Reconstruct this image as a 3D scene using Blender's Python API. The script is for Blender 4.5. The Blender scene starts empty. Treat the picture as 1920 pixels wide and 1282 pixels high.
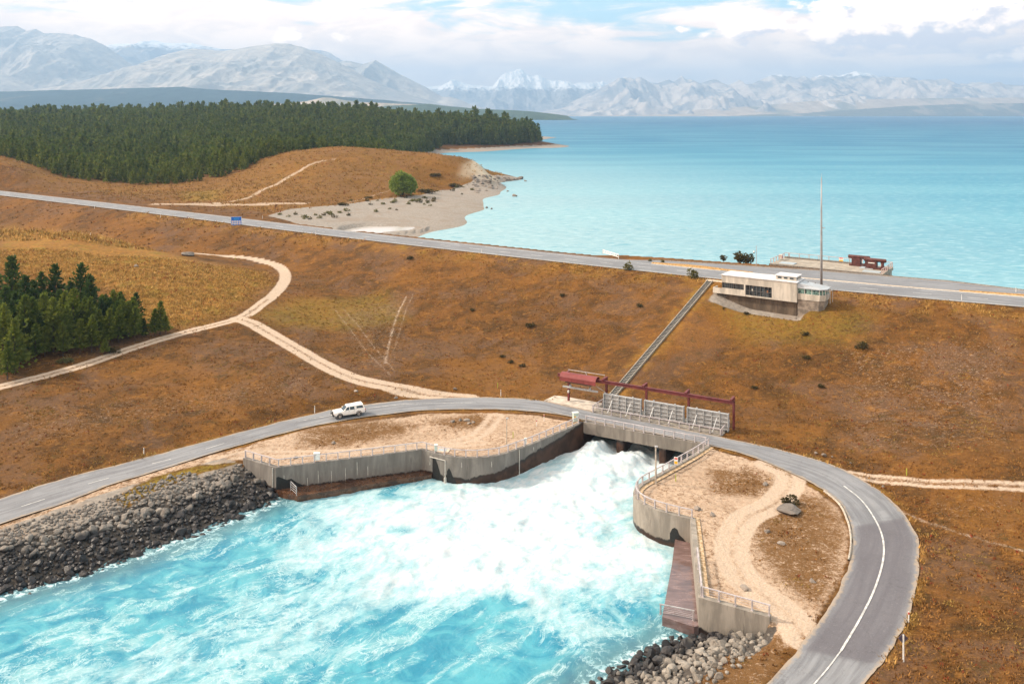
import bpy, bmesh, math, random
import numpy as np
from mathutils import Vector, Matrix
rng = np.random.default_rng(7); random.seed(7)
sc = bpy.context.scene; COL = sc.collection
R = math.radians
# ------------------------------------------------------------------ camera model (level camera, shifted lens)
F, U0, V0, HC = 1650.0, 960.0, 214.0, 49.0
WATER, LAKE, CREST = -3.7, 9.0, 13.0
def W(u, v, z=0.0):
    D = F*(HC-z)/(v-V0); return np.array([(u-U0)*D/F, D, z])
def WD(u, v, D): return np.array([(u-U0)*D/F, D, HC-(v-V0)*D/F])
cam = bpy.data.cameras.new('camera'); co = bpy.data.objects.new('camera', cam); COL.objects.link(co)
co.location = (0, 0, HC); co.rotation_euler = (R(90), 0, 0)
cam.sensor_width = 36; cam.lens = 36*F/1920; cam.shift_y = -(641-V0)/1920
cam.clip_start = 1; cam.clip_end = 80000; sc.camera = co
# ------------------------------------------------------------------ node helpers
def nd(nt, t, ins=None, **kw):
    n = nt.nodes.new(t)
    for k, v in kw.items(): setattr(n, k, v)
    for k, v in (ins or {}).items():
        s = n.inputs[k]
        if isinstance(v, bpy.types.NodeSocket): nt.links.new(v, s)
        else: s.default_value = v
    return n
def rgb(c): return (c[0], c[1], c[2], 1.0)
def mixc(nt, f, a, b, bt='MIX'):
    n = nt.nodes.new('ShaderNodeMix'); n.data_type = 'RGBA'; n.blend_type = bt; n.clamp_factor = True
    for s, v in ((n.inputs[0], f), (n.inputs[6], a), (n.inputs[7], b)):
        if isinstance(v, bpy.types.NodeSocket): nt.links.new(v, s)
        elif isinstance(v, (int, float)): s.default_value = v
        else: s.default_value = rgb(v)
    return n.outputs[2]
def mth(nt, op, a, b=0.0, c=0.0, clamp=False):
    n = nt.nodes.new('ShaderNodeMath'); n.operation = op; n.use_clamp = clamp
    for i, v in enumerate((a, b, c)):
        if isinstance(v, bpy.types.NodeSocket): nt.links.new(v, n.inputs[i])
        else: n.inputs[i].default_value = v
    return n.outputs[0]
def mrange(nt, v, a, b, c=0.0, d=1.0, smooth=True):
    n = nt.nodes.new('ShaderNodeMapRange'); n.interpolation_type = 'SMOOTHSTEP' if smooth else 'LINEAR'
    for i, x in enumerate((v, a, b, c, d)):
        if isinstance(x, bpy.types.NodeSocket): nt.links.new(x, n.inputs[i])
        else: n.inputs[i].default_value = x
    return n.outputs[0]
def noise(nt, vec, scale, detail=4, rough=0.55, dist=0.0):
    return nd(nt, 'ShaderNodeTexNoise', {'Vector': vec, 'Scale': scale, 'Detail': detail, 'Roughness': rough, 'Distortion': dist}).outputs['Fac']
def scalev(nt, vec, s):
    n = nt.nodes.new('ShaderNodeVectorMath'); n.operation = 'MULTIPLY'
    nt.links.new(vec, n.inputs[0]); n.inputs[1].default_value = s; return n.outputs[0]
def newmat(name):
    m = bpy.data.materials.new(name); m.use_nodes = True; nt = m.node_tree
    b = nt.nodes['Principled BSDF']; return m, nt, b
def attr(nt, name):
    return nd(nt, 'ShaderNodeAttribute', attribute_name=name)
def objpos(nt): return nd(nt, 'ShaderNodeTexCoord').outputs['Object']
def wpos(nt): return nd(nt, 'ShaderNodeNewGeometry').outputs['Position']
def bump(nt, b, h, strength=0.5, dist=0.1):
    n = nd(nt, 'ShaderNodeBump', {'Height': h, 'Strength': strength, 'Distance': dist}); nt.links.new(n.outputs[0], b.inputs['Normal'])
MATS = {}
def simple(name, c, rough=0.6, metal=0.0, var=0.25, scale=6.0, spec=0.4, bmp=0.0, c2=None, vs=(1, 1, 1)):
    """worn, slightly mottled surface"""
    if name in MATS: return MATS[name]
    m, nt, b = newmat(name); p = scalev(nt, wpos(nt), vs)
    n = noise(nt, p, scale, 5, 0.6)
    c2 = c2 or tuple(x*(1-var) for x in c)
    f = mrange(nt, n, 0.35, 0.65)
    nt.links.new(mixc(nt, f, c2, tuple(min(1, x*(1+var*0.4)) for x in c)), b.inputs['Base Color'])
    b.inputs['Roughness'].default_value = rough; b.inputs['Metallic'].default_value = metal
    b.inputs['Specular IOR Level'].default_value = spec
    if bmp: bump(nt, b, n, bmp, 0.05)
    MATS[name] = m; return m
# ------------------------------------------------------------------ mesh helpers
def tag(o, label=None, cat=None, group=None, kind=None):
    if label: o['label'] = label
    if cat: o['category'] = cat
    if group: o['group'] = group
    if kind: o['kind'] = kind
    return o
def link(o, parent=None):
    COL.objects.link(o)
    if parent is not None: o.parent = parent
    return o
def empty(name, loc, rz=0.0):
    o = bpy.data.objects.new(name, None); o.location = tuple(loc); o.rotation_euler = (0, 0, rz); o.empty_display_size = 0.3
    return link(o)
def np_mesh(name, V, faces, mat=None, smooth=False, mi=None):
    me = bpy.data.meshes.new(name); V = np.asarray(V, dtype=np.float32)
    if isinstance(faces, np.ndarray):
        n, k = faces.shape
        me.vertices.add(len(V)); me.vertices.foreach_set('co', V.ravel())
        me.loops.add(n*k); me.loops.foreach_set('vertex_index', faces.astype(np.int32).ravel())
        me.polygons.add(n); me.polygons.foreach_set('loop_start', np.arange(0, n*k, k, dtype=np.int32))
        try: me.polygons.foreach_set('loop_total', np.full(n, k, dtype=np.int32))
        except Exception: pass
        me.update(calc_edges=True)
    else:
        me.from_pydata([tuple(map(float, v)) for v in V], [], faces); me.update()
    for m in (mat if isinstance(mat, (list, tuple)) else [mat] if mat else []): me.materials.append(m)
    if mi is not None: me.polygons.foreach_set('material_index', np.asarray(mi, dtype=np.int32))
    me.polygons.foreach_set('use_smooth', np.full(len(me.polygons), bool(smooth)))
    return me
def vattr(me, name, data):
    data = np.asarray(data, dtype=np.float32)
    if data.ndim == 1:
        a = me.attributes.new(name, 'FLOAT', 'POINT'); a.data.foreach_set('value', data)
    else:
        a = me.attributes.new(name, 'FLOAT_COLOR', 'POINT')
        a.data.foreach_set('color', np.concatenate([data, np.ones((len(data), 1), np.float32)], 1).ravel())
def mobj(name, me, parent=None, loc=(0, 0, 0), rz=0.0):
    o = bpy.data.objects.new(name, me); o.location = tuple(loc); o.rotation_euler = (0, 0, rz); return link(o, parent)
X3, Y3, Z3 = np.array([1., 0, 0]), np.array([0, 1., 0]), np.array([0, 0, 1.])
class MB:
    def __init__(s): s.v = []; s.f = []; s.m = []
    def add(s, vs, fs, m=0):
        k = len(s.v); s.v += [np.asarray(v, float) for v in vs]; s.f += [tuple(i+k for i in f) for f in fs]; s.m += [m]*len(fs); return s
    def box(s, c, h, ax=(X3, Y3, Z3), m=0, bev=0.0):
        c = np.asarray(c, float); a, b, d = [np.asarray(q)*w for q, w in zip(ax, h)]
        if bev <= 0:
            vs = [c+i*a+j*b+k*d for k in (-1, 1) for j in (-1, 1) for i in (-1, 1)]
            return s.add(vs, [(0, 2, 3, 1), (4, 5, 7, 6), (0, 1, 5, 4), (2, 6, 7, 3), (0, 4, 6, 2), (1, 3, 7, 5)], m)
        t = [1-bev/w for w in h]; ring = []
        P = [(-t[0], -1), (t[0], -1), (1, -t[1]), (1, t[1]), (t[0], 1), (-t[0], 1), (-1, t[1]), (-1, -t[1])]
        vs = []
        for k, sc_ in ((-1, 1 - bev/min(h[0], h[1])), (-t[2], 1), (t[2], 1), (1, 1 - bev/min(h[0], h[1]))):
            vs += [c + x*sc_*a + y*sc_*b + k*d for x, y in P]
        fs = [tuple(range(7, -1, -1)), tuple(range(24, 32))]
        for r in range(3):
            for i in range(8): fs.append((r*8+i, r*8+(i+1) % 8, r*8+8+(i+1) % 8, r*8+8+i))
        return s.add(vs, fs, m)
    def bb(s, lo, hi, fr=None, m=0, bev=0.0):
        """box lo..hi in local frame fr=(origin, ex, ey)"""
        lo = np.asarray(lo, float); hi = np.asarray(hi, float); c = (lo+hi)/2; h = (hi-lo)/2
        if fr is None: return s.box(c, h, m=m, bev=bev)
        o, ex, ey = fr; ex3 = np.array([ex[0], ex[1], 0]); ey3 = np.array([ey[0], ey[1], 0])
        return s.box(np.array([o[0], o[1], 0]) + c[0]*ex3 + c[1]*ey3 + c[2]*Z3, h, (ex3, ey3, Z3), m, bev)
    def tube(s, pts, r, n=8, m=0, cap=True):
        pts = [np.asarray(p, float) for p in pts]; rs = r if isinstance(r, (list, tuple)) else [r]*len(pts); vs = []
        for i, p in enumerate(pts):
            d = pts[min(i+1, len(pts)-1)] - pts[max(i-1, 0)]; d = d/np.linalg.norm(d)
            a = np.cross(d, Z3 if abs(d[2]) < .9 else X3); a /= np.linalg.norm(a); b = np.cross(d, a)
            vs += [p + rs[i]*(math.cos(t)*a + math.sin(t)*b) for t in np.arange(n)*2*math.pi/n]
        fs = [(i*n+j, i*n+(j+1) % n, (i+1)*n+(j+1) % n, (i+1)*n+j) for i in range(len(pts)-1) for j in range(n)]
        if cap: fs += [tuple(range(n-1, -1, -1)), tuple(range((len(pts)-1)*n, len(pts)*n))]
        return s.add(vs, fs, m)
    def bar(s, p, q, w, h, m=0):
        p = np.asarray(p, float); q = np.asarray(q, float); d = q-p; L = np.linalg.norm(d); d /= L
        a = np.cross(d, Z3 if abs(d[2]) < .95 else Y3); a /= np.linalg.norm(a); b = np.cross(a, d)
        return s.box((p+q)/2, (L/2, w/2, h/2), (d, a, b), m)
    def loft(s, secs, m=0, cap=True, closed=True):
        n = len(secs[0]); vs = [p for q in secs for p in q]; fs = []
        for i in range(len(secs)-1):
            for j in range(n if closed else n-1): fs.append((i*n+j, i*n+(j+1) % n, (i+1)*n+(j+1) % n, (i+1)*n+j))
        if cap: fs += [tuple(range(n-1, -1, -1)), tuple(range((len(secs)-1)*n, len(secs)*n))]
        return s.add(vs, fs, m)
    def prism(s, poly, z0, z1, m=0):
        n = len(poly); vs = [np.array([p[0], p[1], z0]) for p in poly] + [np.array([p[0], p[1], z1]) for p in poly]
        return s.add(vs, [tuple(range(n-1, -1, -1)), tuple(range(n, 2*n))] + [(i, (i+1) % n, n+(i+1) % n, n+i) for i in range(n)], m)
    def mesh(s, name, mat, off=None, smooth=False, fixn=True):
        V = np.array(s.v); V = V - np.asarray(off) if off is not None else V
        me = np_mesh(name, V, s.f, mat, smooth, s.m)
        if fixn:
            bm = bmesh.new(); bm.from_mesh(me); bmesh.ops.recalc_face_normals(bm, faces=bm.faces); bm.to_mesh(me); bm.free()
        return me
    def build(s, name, mat, parent=None, smooth=False, loc=None):
        """world-space geometry linked as one object (origin at its parent or at loc)"""
        off = None
        if parent is not None:
            q = parent; off = np.zeros(3)
            while q is not None: off = off + np.array(q.location); q = q.parent
        elif loc is not None: off = np.asarray(loc)
        o = mobj(name, s.mesh(name, mat, off, smooth), parent, loc if (loc is not None and parent is None) else (0, 0, 0))
        return o
def bldloc(name, mb, mat, parent, loc=(0, 0, 0), smooth=False, rz=0.0):
    """local-space geometry"""
    return mobj(name, mb.mesh(name, mat, None, smooth), parent, loc, rz)
def copy_thing(o, loc, rz=None, scale=None):
    def cp(q, par):
        c = q.copy(); COL.objects.link(c)
        if par is not None: c.parent = par
        for ch in q.children: cp(ch, c)
        return c
    c = cp(o, None); c.location = tuple(loc)
    if rz is not None: c.rotation_euler = (c.rotation_euler[0], c.rotation_euler[1], rz)
    if scale is not None: c.scale = (scale,)*3 if np.isscalar(scale) else scale
    return c
# ------------------------------------------------------------------ polyline / noise maths
def smooth_line(P, step=1.0, n=None):
    P = np.asarray(P, float); m = len(P); out = []
    Q = np.vstack([2*P[0]-P[1], P, 2*P[-1]-P[-2]])
    for i in range(m-1):
        a, b, c, d = Q[i:i+4]; k = n or max(2, int(np.linalg.norm((c-b)[:2])/step))
        t = np.linspace(0, 1, k, endpoint=False)[:, None]
        out.append(0.5*((2*b) + (c-a)*t + (2*a-5*b+4*c-d)*t*t + (3*b-a-3*c+d)*t**3))
    return np.vstack(out + [P[-1:]])
def seg_dist(x, y, L, signed=False):
    """distance to polyline L; also the arc parameter of the nearest point"""
    best = np.full(x.shape, 1e18); sg = np.zeros(x.shape); ar = np.zeros(x.shape); acc = 0.0
    for i in range(len(L)-1):
        ax, ay = L[i][:2]; bx, by = L[i+1][:2]; dx, dy = bx-ax, by-ay; LL = math.hypot(dx, dy)+1e-9
        t = ((x-ax)*dx + (y-ay)*dy)/LL**2
        tc = np.clip(t, -1e9 if (signed and i == 0) else 0, 1e9 if (signed and i == len(L)-2) else 1)
        px, py = ax+tc*dx, ay+tc*dy; d = (x-px)**2 + (y-py)**2; k = d < best
        best = np.where(k, d, best); ar = np.where(k, acc+np.clip(t, 0, 1)*LL, ar)
        if signed: sg = np.where(k, np.sign(dx*(y-ay)-dy*(x-ax)), sg)
        acc += LL
    d = np.sqrt(best); return (d*sg if signed else d), ar
def seg_near(x, y, L, r):
    L = np.asarray(L); d = np.full(x.shape, 1e6); a = np.zeros(x.shape)
    k = (x > L[:, 0].min()-r) & (x < L[:, 0].max()+r) & (y > L[:, 1].min()-r) & (y < L[:, 1].max()+r)
    if k.any(): d[k], a[k] = seg_dist(x[k], y[k], L)
    return d, a
def pip(x, y, P):
    ins = np.zeros(x.shape, bool); n = len(P); j = n-1
    for i in range(n):
        xi, yi = P[i][:2]; xj, yj = P[j][:2]
        c = ((yi > y) != (yj > y)) & (x < (xj-xi)*(y-yi)/((yj-yi) if yj != yi else 1e-12)+xi)
        ins ^= c; j = i
    return ins
def sstep(v, a, b):
    t = np.clip((v-a)/(b-a), 0, 1); return t*t*(3-2*t)
def polymask(x, y, P, soft):
    P = np.asarray(P); m = np.zeros(x.shape); mar = soft*2
    k = (x > P[:, 0].min()-mar) & (x < P[:, 0].max()+mar) & (y > P[:, 1].min()-mar) & (y < P[:, 1].max()+mar)
    if k.any():
        d, _ = seg_dist(x[k], y[k], np.vstack([P, P[:1]])); d = np.where(pip(x[k], y[k], P), d, -d)
        m[k] = sstep(d, -soft, soft)
    return m
_perm = np.random.default_rng(3).random((256, 256))
def vnoise(x, y):
    xi = np.floor(x).astype(int); yi = np.floor(y).astype(int); fx = x-xi; fy = y-yi
    fx = fx*fx*(3-2*fx); fy = fy*fy*(3-2*fy); g = lambda a, b: _perm[a & 255, b & 255]
    return (g(xi, yi)*(1-fx)+g(xi+1, yi)*fx)*(1-fy) + (g(xi, yi+1)*(1-fx)+g(xi+1, yi+1)*fx)*fy
def fbm(x, y, o=4, g=0.5, ridged=False):
    s = np.zeros(np.shape(x)); a = 1.0; t = 0.0
    for i in range(o):
        n = vnoise(x*2**i+17.3*i, y*2**i+9.1*i)
        if ridged: n = 1-np.abs(2*n-1)
        s = s+a*n; t += a; a *= g
    return s/t
def tps(P):
    P = np.asarray(P, float); xy = P[:, :2]/100.0; z = P[:, 2]; n = len(P)
    r2 = ((xy[:, None]-xy[None])**2).sum(2); K = 0.5*r2*np.log(r2+1e-12) + np.eye(n)*1e-3
    A = np.zeros((n+3, n+3)); A[:n, :n] = K; A[:n, n] = 1; A[:n, n+1:] = xy; A[n, :n] = 1; A[n+1:, :n] = xy.T
    s = np.linalg.solve(A, np.concatenate([z, np.zeros(3)]))
    def f(x, y):
        x = np.asarray(x, float)/100; y = np.asarray(y, float)/100; out = s[n]+s[n+1]*x+s[n+2]*y
        for i in range(n):
            r = (x-xy[i, 0])**2+(y-xy[i, 1])**2; out = out + s[i]*0.5*r*np.log(r+1e-12)
        return out
    return f
# ------------------------------------------------------------------ terrain: crest line, valley floor, lake side
NE = smooth_line([W(u, v, CREST) for u, v in ((-700, 284), (-300, 331), (0, 366.5), (320, 405), (640, 445), (1171, 505), (1560, 544), (1920, 576), (2300, 608))], 14.0)
def UD(u, D, z): return np.array([(u-U0)*D/F, D, z])
low_pts = [W(u, v, z) for u, v, z in (
    (620,790,0),(760,760,.1),(860,745,.2),(1020,755,.1),(1090,770,0),(1350,830,0),(1460,850,0),(1560,890,0),(1700,1050,0),(1600,1282,-.4),(1480,1150,-.2),
    (1300,950,0),(1400,1000,0),(450,835,-.3),(300,870,-.5),(0,970,-.9),(0,930,-.9),(-300,1010,-1.2),(700,850,0),(900,800,.1),
    (0,725,2.6),(200,665,3.6),(445,598,5.2),(560,645,3.6),(700,705,1.8),(800,733,.8),(540,520,6.9),(500,490,7.2),(380,475,7.6),
    (200,780,1.2),(400,715,2.6),(0,850,.4),(300,760,1.3),(100,640,4.6),(250,600,5.4),(0,650,4.2),
    (0,432,13.2),(180,443,12.2),(330,480,10.2),(100,520,9.6),(250,530,9.2),(400,540,7.6),(300,590,5.7),(430,500,8.4),
    (1900,910,1.6),(1750,950,.6),(1850,1100,.5),(1920,1282,.2),(1800,865,2.4),(1650,880,.5),
    (-400,900,-.6),(-400,700,3.5),(-400,470,13.5),(2300,950,3),(2300,1250,.6),(900,1500,-1),(-300,1400,-1.2),(2000,1700,0),(1800,1500,0))]
low_pts += [UD(0,300,7.6), UD(150,285,7.2), UD(300,268,6.8), UD(-300,330,8), UD(750,175,2.0), UD(1000,165,.6), UD(1500,140,.3)]
zlow_f = tps(low_pts)
up_pts = [W(u, v, z) for u, v, z in (
    (520,409,12.4),(600,399,11.6),(640,425,11.2),(760,410,10.7),(700,385,11.4),(850,412,9.9),(820,434,9.0),(870,425,8.95),(912,394,8.95),(880,377,10),(950,352,9.0),(905,360,10.2),
    (978,338,8.9),(930,342,9.9),(560,387,12.3),(640,383,12.2),(730,371,11.8),(480,380,12.6),(300,381,13),(100,366,13.2),(0,350,13.6),(845,362,10.6),(800,352,11.4),
    (950,425,6),(1020,350,4.5),(1000,400,5),(1100,300,2),(1000,455,5.5),(1200,400,1),(1500,420,0),(1100,480,5),(1400,300,-4),(1900,400,-4),
    (900,291,7.6),(960,291,7),(840,289,8.4),(1000,281,8),(1045,278.5,8.6),(840,285,9.6),(1000,275.5,10.2))]
up_pts += [WD(*q) for q in ((640,276,520),(700,277,522),(760,283,520),(850,295,508),(898,307,500),(560,300,470),(500,330,440),(600,330,430),(700,330,440),(790,340,446),(450,350,420),
    (520,290,505),(625,299,478),(820,318,470),(870,332,468),
    (-150,285,480),(0,292,480),(0,332,430),(60,310,472),(60,334,440),(110,329,462),(200,345.5,452),(330,347,452),(430,330,462),(-300,275,500))]
up_pts += [UD(0,540,24),UD(0,510,26),UD(110,540,17),UD(110,500,17.2),UD(200,520,14.5),UD(200,480,14),UD(330,520,14.6),UD(330,480,14.3),UD(430,540,17),UD(560,580,18),UD(-200,540,25)]
up_pts += [UD(0,600,19),UD(300,600,15.5),(UD(550,620,15)),UD(0,800,24),UD(300,800,23),UD(600,800,22),UD(0,1000,31),UD(300,1000,33),UD(600,1000,34),UD(800,1000,22),
    UD(700,740,14),UD(760,640,11.5),UD(820,620,7),UD(900,620,5),UD(820,760,6.5),UD(760,800,13.5),UD(850,1060,22),UD(930,1130,22),UD(1000,1110,15.5),UD(0,1300,33),UD(300,1300,35),UD(640,1300,38),UD(850,1300,24),
    UD(980,1300,12),UD(1060,1200,4),UD(1100,1000,2),UD(1000,900,4),UD(930,800,4),UD(-300,1000,31),UD(-300,1350,36),UD(1300,1400,-4),UD(30,1400,36)]
zup_f = tps(up_pts)
T_PAV = lambda x: np.interp(x, [-60, 13, 21, 27, 39, 51, 59, 84, 100, 112], [11.0, 11.6, 12, 15.8, 18.7, 20.5, 22, 22, 17, 13])
T_EDGE = lambda x: T_PAV(x)+np.interp(x, [-60, 0, 60, 100], [2.5, 2.6, 2.2, 2.2])
# basin (water-side faces of the walls, top edges at z = 0)
WALL_L = [W(u, v) for u, v in ((455.6,860.4),(517,878.7),(560,873.5),(700,856.5),(791,844.8),(808.5,850),(823,853.8),(840,857),(855,859),(873.7,860.2),(892.5,860.3),(911,859),(930,856.6),(948.7,852),(973,843.5),(999.4,834),(1023.7,823.7),(1048,813.2),(1072.5,802.5),(1094,792.5))]
WALL_R = [W(u, v) for u, v in ((1325,835.5),(1300,852),(1281.7,862.5),(1252,879.2),(1220.8,896.2),(1203.7,905.2),(1192,914.5),(1187,925.5),(1190.4,935.5),(1200,944.5),(1211.5,951),(1227,957),(1245.8,962.7),(1266,968),(1294,974.6),(1301.5,1045),(1309.5,1122),(1443,1159.5))]
BANK_L = [W(u, v, WATER) for u, v in ((-900,1500),(-400,1275),(0,1122),(120,1088),(240,1052),(420,984),(500,952),(530,941))]
BANK_R = [W(u, v, WATER) for u, v in ((1300,1186),(1252,1196),(1190,1226),(1110,1275),(1040,1330),(950,1450), (700,1900))]
BASIN = BANK_L + [WALL_L[1]*np.array([1,1,0])+np.array([0,0,0])] + WALL_L[2:] + WALL_R[:-1] + BANK_R
BX = np.array(WALL_R[0])-np.array(WALL_L[-1]); BLEN = np.linalg.norm(BX[:2]); BE = BX[:2]/BLEN; BN = np.array([-BE[1], BE[0]]); BO = WALL_L[-1][:2]
BFR = (BO, BE, BN)                                    # bridge frame: e along the bridge, n upstream
def B(e, n, z=0.0): return np.array([BO[0]+e*BE[0]+n*BN[0], BO[1]+e*BE[1]+n*BN[1], z])
UNDER = [B(0,0), B(BLEN,0), B(BLEN+0.3,9.6), B(-.9,9.6)]
def smax(a, b, k): h = np.clip(0.5+0.5*(a-b)/k, 0, 1); return b*(1-h)+a*h+k*h*(1-h)
def half(x, y, a, b): return (b[0]-a[0])*(y-a[1])-(b[1]-a[1])*(x-a[0])
GO_ = WD(1353, 530, 182.7)[:2]; _q = WD(1494, 530, 174.0)[:2]; GE_ = (_q-GO_)/np.linalg.norm(_q-GO_)
def ground(x, y, cut=True):
    x = np.asarray(x, float); y = np.asarray(y, float)
    t, _ = seg_dist(x, y, NE, True); s = -t
    dam = np.interp(s, [0, 2.0, 40, 46, 54, 90], [13, 12.9, 1.05, .2, -.4, -6])
    zl = np.clip(zlow_f(x, y), -2.5, 16) - np.clip(14-s, 0, 14)*0.5
    lowz = smax(dam, zl, 1.4) - 0.15
    te = T_EDGE(x); zu = np.clip(zup_f(x, y), -6, 75)
    upz = np.where(t < te, 13.0, smax(13-(t-te)/2.0, np.where(t < te+12, np.minimum(zu, 13.0), zu), .6)-.1)
    z = np.where(t > 0, upz, np.minimum(lowz, 13))
    far = sstep(t, 4, 30)*sstep(y, 240, 330)
    z = z + far*(fbm(x/22+5, y/22, 4)-.5)*2.2*sstep(z, 10.6, 15)
    knoll = (1-sstep(t, -22, -12))
    z = z + knoll*((fbm(x/9, y/9+3, 4)-.5)*1.1*sstep(z, 3.5, 8) + (fbm(x/5, y/5+3, 3)-.5)*.22*sstep(np.abs(z), .2, .8))
    ge = (x-GO_[0])*GE_[0]+(y-GO_[1])*GE_[1]; gn = -(x-GO_[0])*GE_[1]+(y-GO_[1])*GE_[0]
    z = z - 1.7*sstep(ge, -3.5, 1.5)*(1-sstep(ge, 15.5, 18.5))*sstep(gn, -4.5, -1.0)*(1-sstep(gn, 1.2, 3.6))
    if cut:
        near = (y < 160) & (x > -160) & (x < 60)
        if near.any():
            xn, yn, zn = x[near], y[near], z[near]
            dl, _ = seg_dist(xn, yn, BANK_L); dr, _ = seg_dist(xn, yn, BANK_R)
            okl = (half(xn, yn, WALL_L[0], WALL_L[1]) < 0.0) & (xn < WALL_L[1][0]+4)
            ext = WALL_R[-2]; okr = (half(xn, yn, WALL_R[-2], WALL_R[-1]) < 0) & (xn > -6)
            slope = 0.355
            bl = WATER-.45+slope*dl + (fbm(xn/1.7, yn/1.7, 2)-.5)*.5
            br = WATER-.45+slope*1.06*dr + (fbm(xn/1.7, yn/1.7, 2)-.5)*.5
            zn = np.where(okl, np.minimum(zn, bl), zn); zn = np.where(okr, np.minimum(zn, br), zn)
            zn = np.where(pip(xn, yn, BASIN), np.maximum(-7.5, WATER-.45-.45*np.minimum(dl, dr)), zn); zn = np.where(pip(xn, yn, UNDER), -7.5, zn)
            z = z.copy(); z[near] = zn
    return z
_D = np.geomspace(66, 1500, 1100)
def drape(uv, cut=True, dz=0.0):
    """where the sight line of the photograph meets the ground"""
    uv = np.atleast_2d(np.asarray(uv, float)); out = []
    for u, v in uv:
        x = (u-U0)*_D/F; z = HC-(v-V0)*_D/F; g = ground(x, _D, cut); k = np.where(g > z)[0]
        if len(k) == 0: out.append(W(u, v, 0)); continue
        k = max(k[0], 1); a, b = z[k-1]-g[k-1], g[k]-z[k]; f = a/(a+b+1e-12); D = _D[k-1]+(_D[k]-_D[k-1])*f
        X = (u-U0)*D/F; out.append(np.array([X, D, float(ground(np.array([X]), np.array([D]), cut)[0])+dz]))
    return np.array(out)
def gz(x, y, cut=True): return float(ground(np.array([x]), np.array([y]), cut)[0])
# ------------------------------------------------------------------ loop road (outer / inner edge stations)
ROAD_PX = [((-200,988),(-200,1062)),((0,934),(0,983)),((79,908),(111,947)),((157,885),(204,912)),((254,861),(280,889)),((364,831),(383,857)),((480,800),(490,826)),((567,778),(586,802)),((640,762),(667,788)),
    ((684,756),(720,781)),((761,747),(790,773)),((876,744),(885,769)),((940,745),(945,769)),((1016,750.5),(1010,773.5)),((1065,761.5),(1050,778)),((1113,772),(1094,788.5)),((1200,789.5),(1168,803)),((1280,806),(1245,818.8)),((1365,823.3),(1325,834.8)),
    ((1440,837.6),(1381,848)),((1480,847),(1437,867)),((1552,867),(1495,894)),((1599,888),(1538,917)),((1653,919),(1574,946)),((1689,953),(1591,979)),((1714,989),(1597,1007)),((1723,1022),(1597,1030)),((1722,1065),(1592,1056)),
    ((1715,1119),(1577,1098)),((1697,1173),(1549,1146)),((1660,1234),(1509,1202)),((1621,1282),(1455,1265)),((1500,1440),(1320,1400))]
_o = drape([p[0] for p in ROAD_PX], False); _i = drape([p[1] for p in ROAD_PX], False)
RO, RI = smooth_line(_o, n=9), smooth_line(_i, n=9)
RO[:, 2] = ground(RO[:, 0], RO[:, 1], False); RI[:, 2] = ground(RI[:, 0], RI[:, 1], False)
# level the carriageway across, and hold the bridge flat
mz = (RO[:, 2]+RI[:, 2])/2
def onb(q): e = (q[:, :2]-BO)@BE; n = (q[:, :2]-BO)@BN; return (e > -2) & (e < BLEN+2) & (n > -2) & (n < 7)
mz = np.where(onb((RO+RI)/2), 0.0, mz); mz = np.convolve(np.pad(mz, 4, mode='edge'), np.ones(9)/9, 'valid')
RO[:, 2] = mz; RI[:, 2] = mz
ROADPOLY = np.vstack([RO, RI[::-1]]); ROADC = (RO+RI)/2
# ------------------------------------------------------------------ terrain sheet
def axis(lo, hi, step, glo, ghi, g, gmax):
    a = list(np.arange(lo, hi+1e-6, step)); s = step; b = []
    x = lo
    while x > glo: s = min(s*g, gmax); x -= s; b.append(x)
    s = step; x = a[-1]
    while x < ghi: s = min(s*g, gmax); x += s; a.append(x)
    return np.array(b[::-1]+a)
gx = axis(-92, 72, .38, -1500, 800, 1.028, 16); gy = axis(70, 190, .38, 20, 1500, 1.022, 9)
GX, GY = np.meshgrid(gx, gy); TX, TY = GX.ravel(), GY.ravel()
TZ = ground(TX, TY)
rm = polymask(TX, TY, ROADPOLY, .35)
rd, ra = seg_near(TX, TY, ROADC, 12); k = rd < 8
acc = np.concatenate([[0], np.cumsum(np.linalg.norm(np.diff(ROADC[:, :2], axis=0), axis=1))])
rz = np.interp(ra, acc, ROADC[:, 2])
w = np.where(k, 1-sstep(rd, 4.2, 7.5), 0)*(TZ > -1.6)
TZ = TZ*(1-w) + (rz-.03)*w; TZ = TZ - .10*rm
tt, ta = seg_dist(TX, TY, NE, True)
TZ = np.where((tt > .25) & (tt < T_PAV(TX)-.25), np.minimum(TZ, 12.88), TZ)
SBP = drape([(1149,742)], False)[0]; SBP[2] += .12; STP = W(1331.5, 526.5, 12.98); _tt = np.linspace(0, 1, 91)
_gp = ground(SBP[0]+(STP[0]-SBP[0])*_tt, SBP[1]+(STP[1]-SBP[1])*_tt, False); SLIN = SBP[2]+(STP[2]-SBP[2])*_tt; print('stair cut', float((_gp-SLIN).max()), float((_gp-SLIN).min()))
dst, das = seg_near(TX, TY, np.array([SBP, STP]), 14); _lz = SBP[2]+(STP[2]-SBP[2])*das/np.linalg.norm((STP-SBP)[:2]); _w = (1-sstep(dst, 1.0, 12))*(dst < 14)*(das > 0); TZ = np.where((dst < 14) & (TZ < _lz-.16), TZ*(1-_w)+(_lz-.16)*_w, TZ); TZ = np.where(dst < 1.0, np.minimum(TZ, _lz-.16), TZ)
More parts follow.
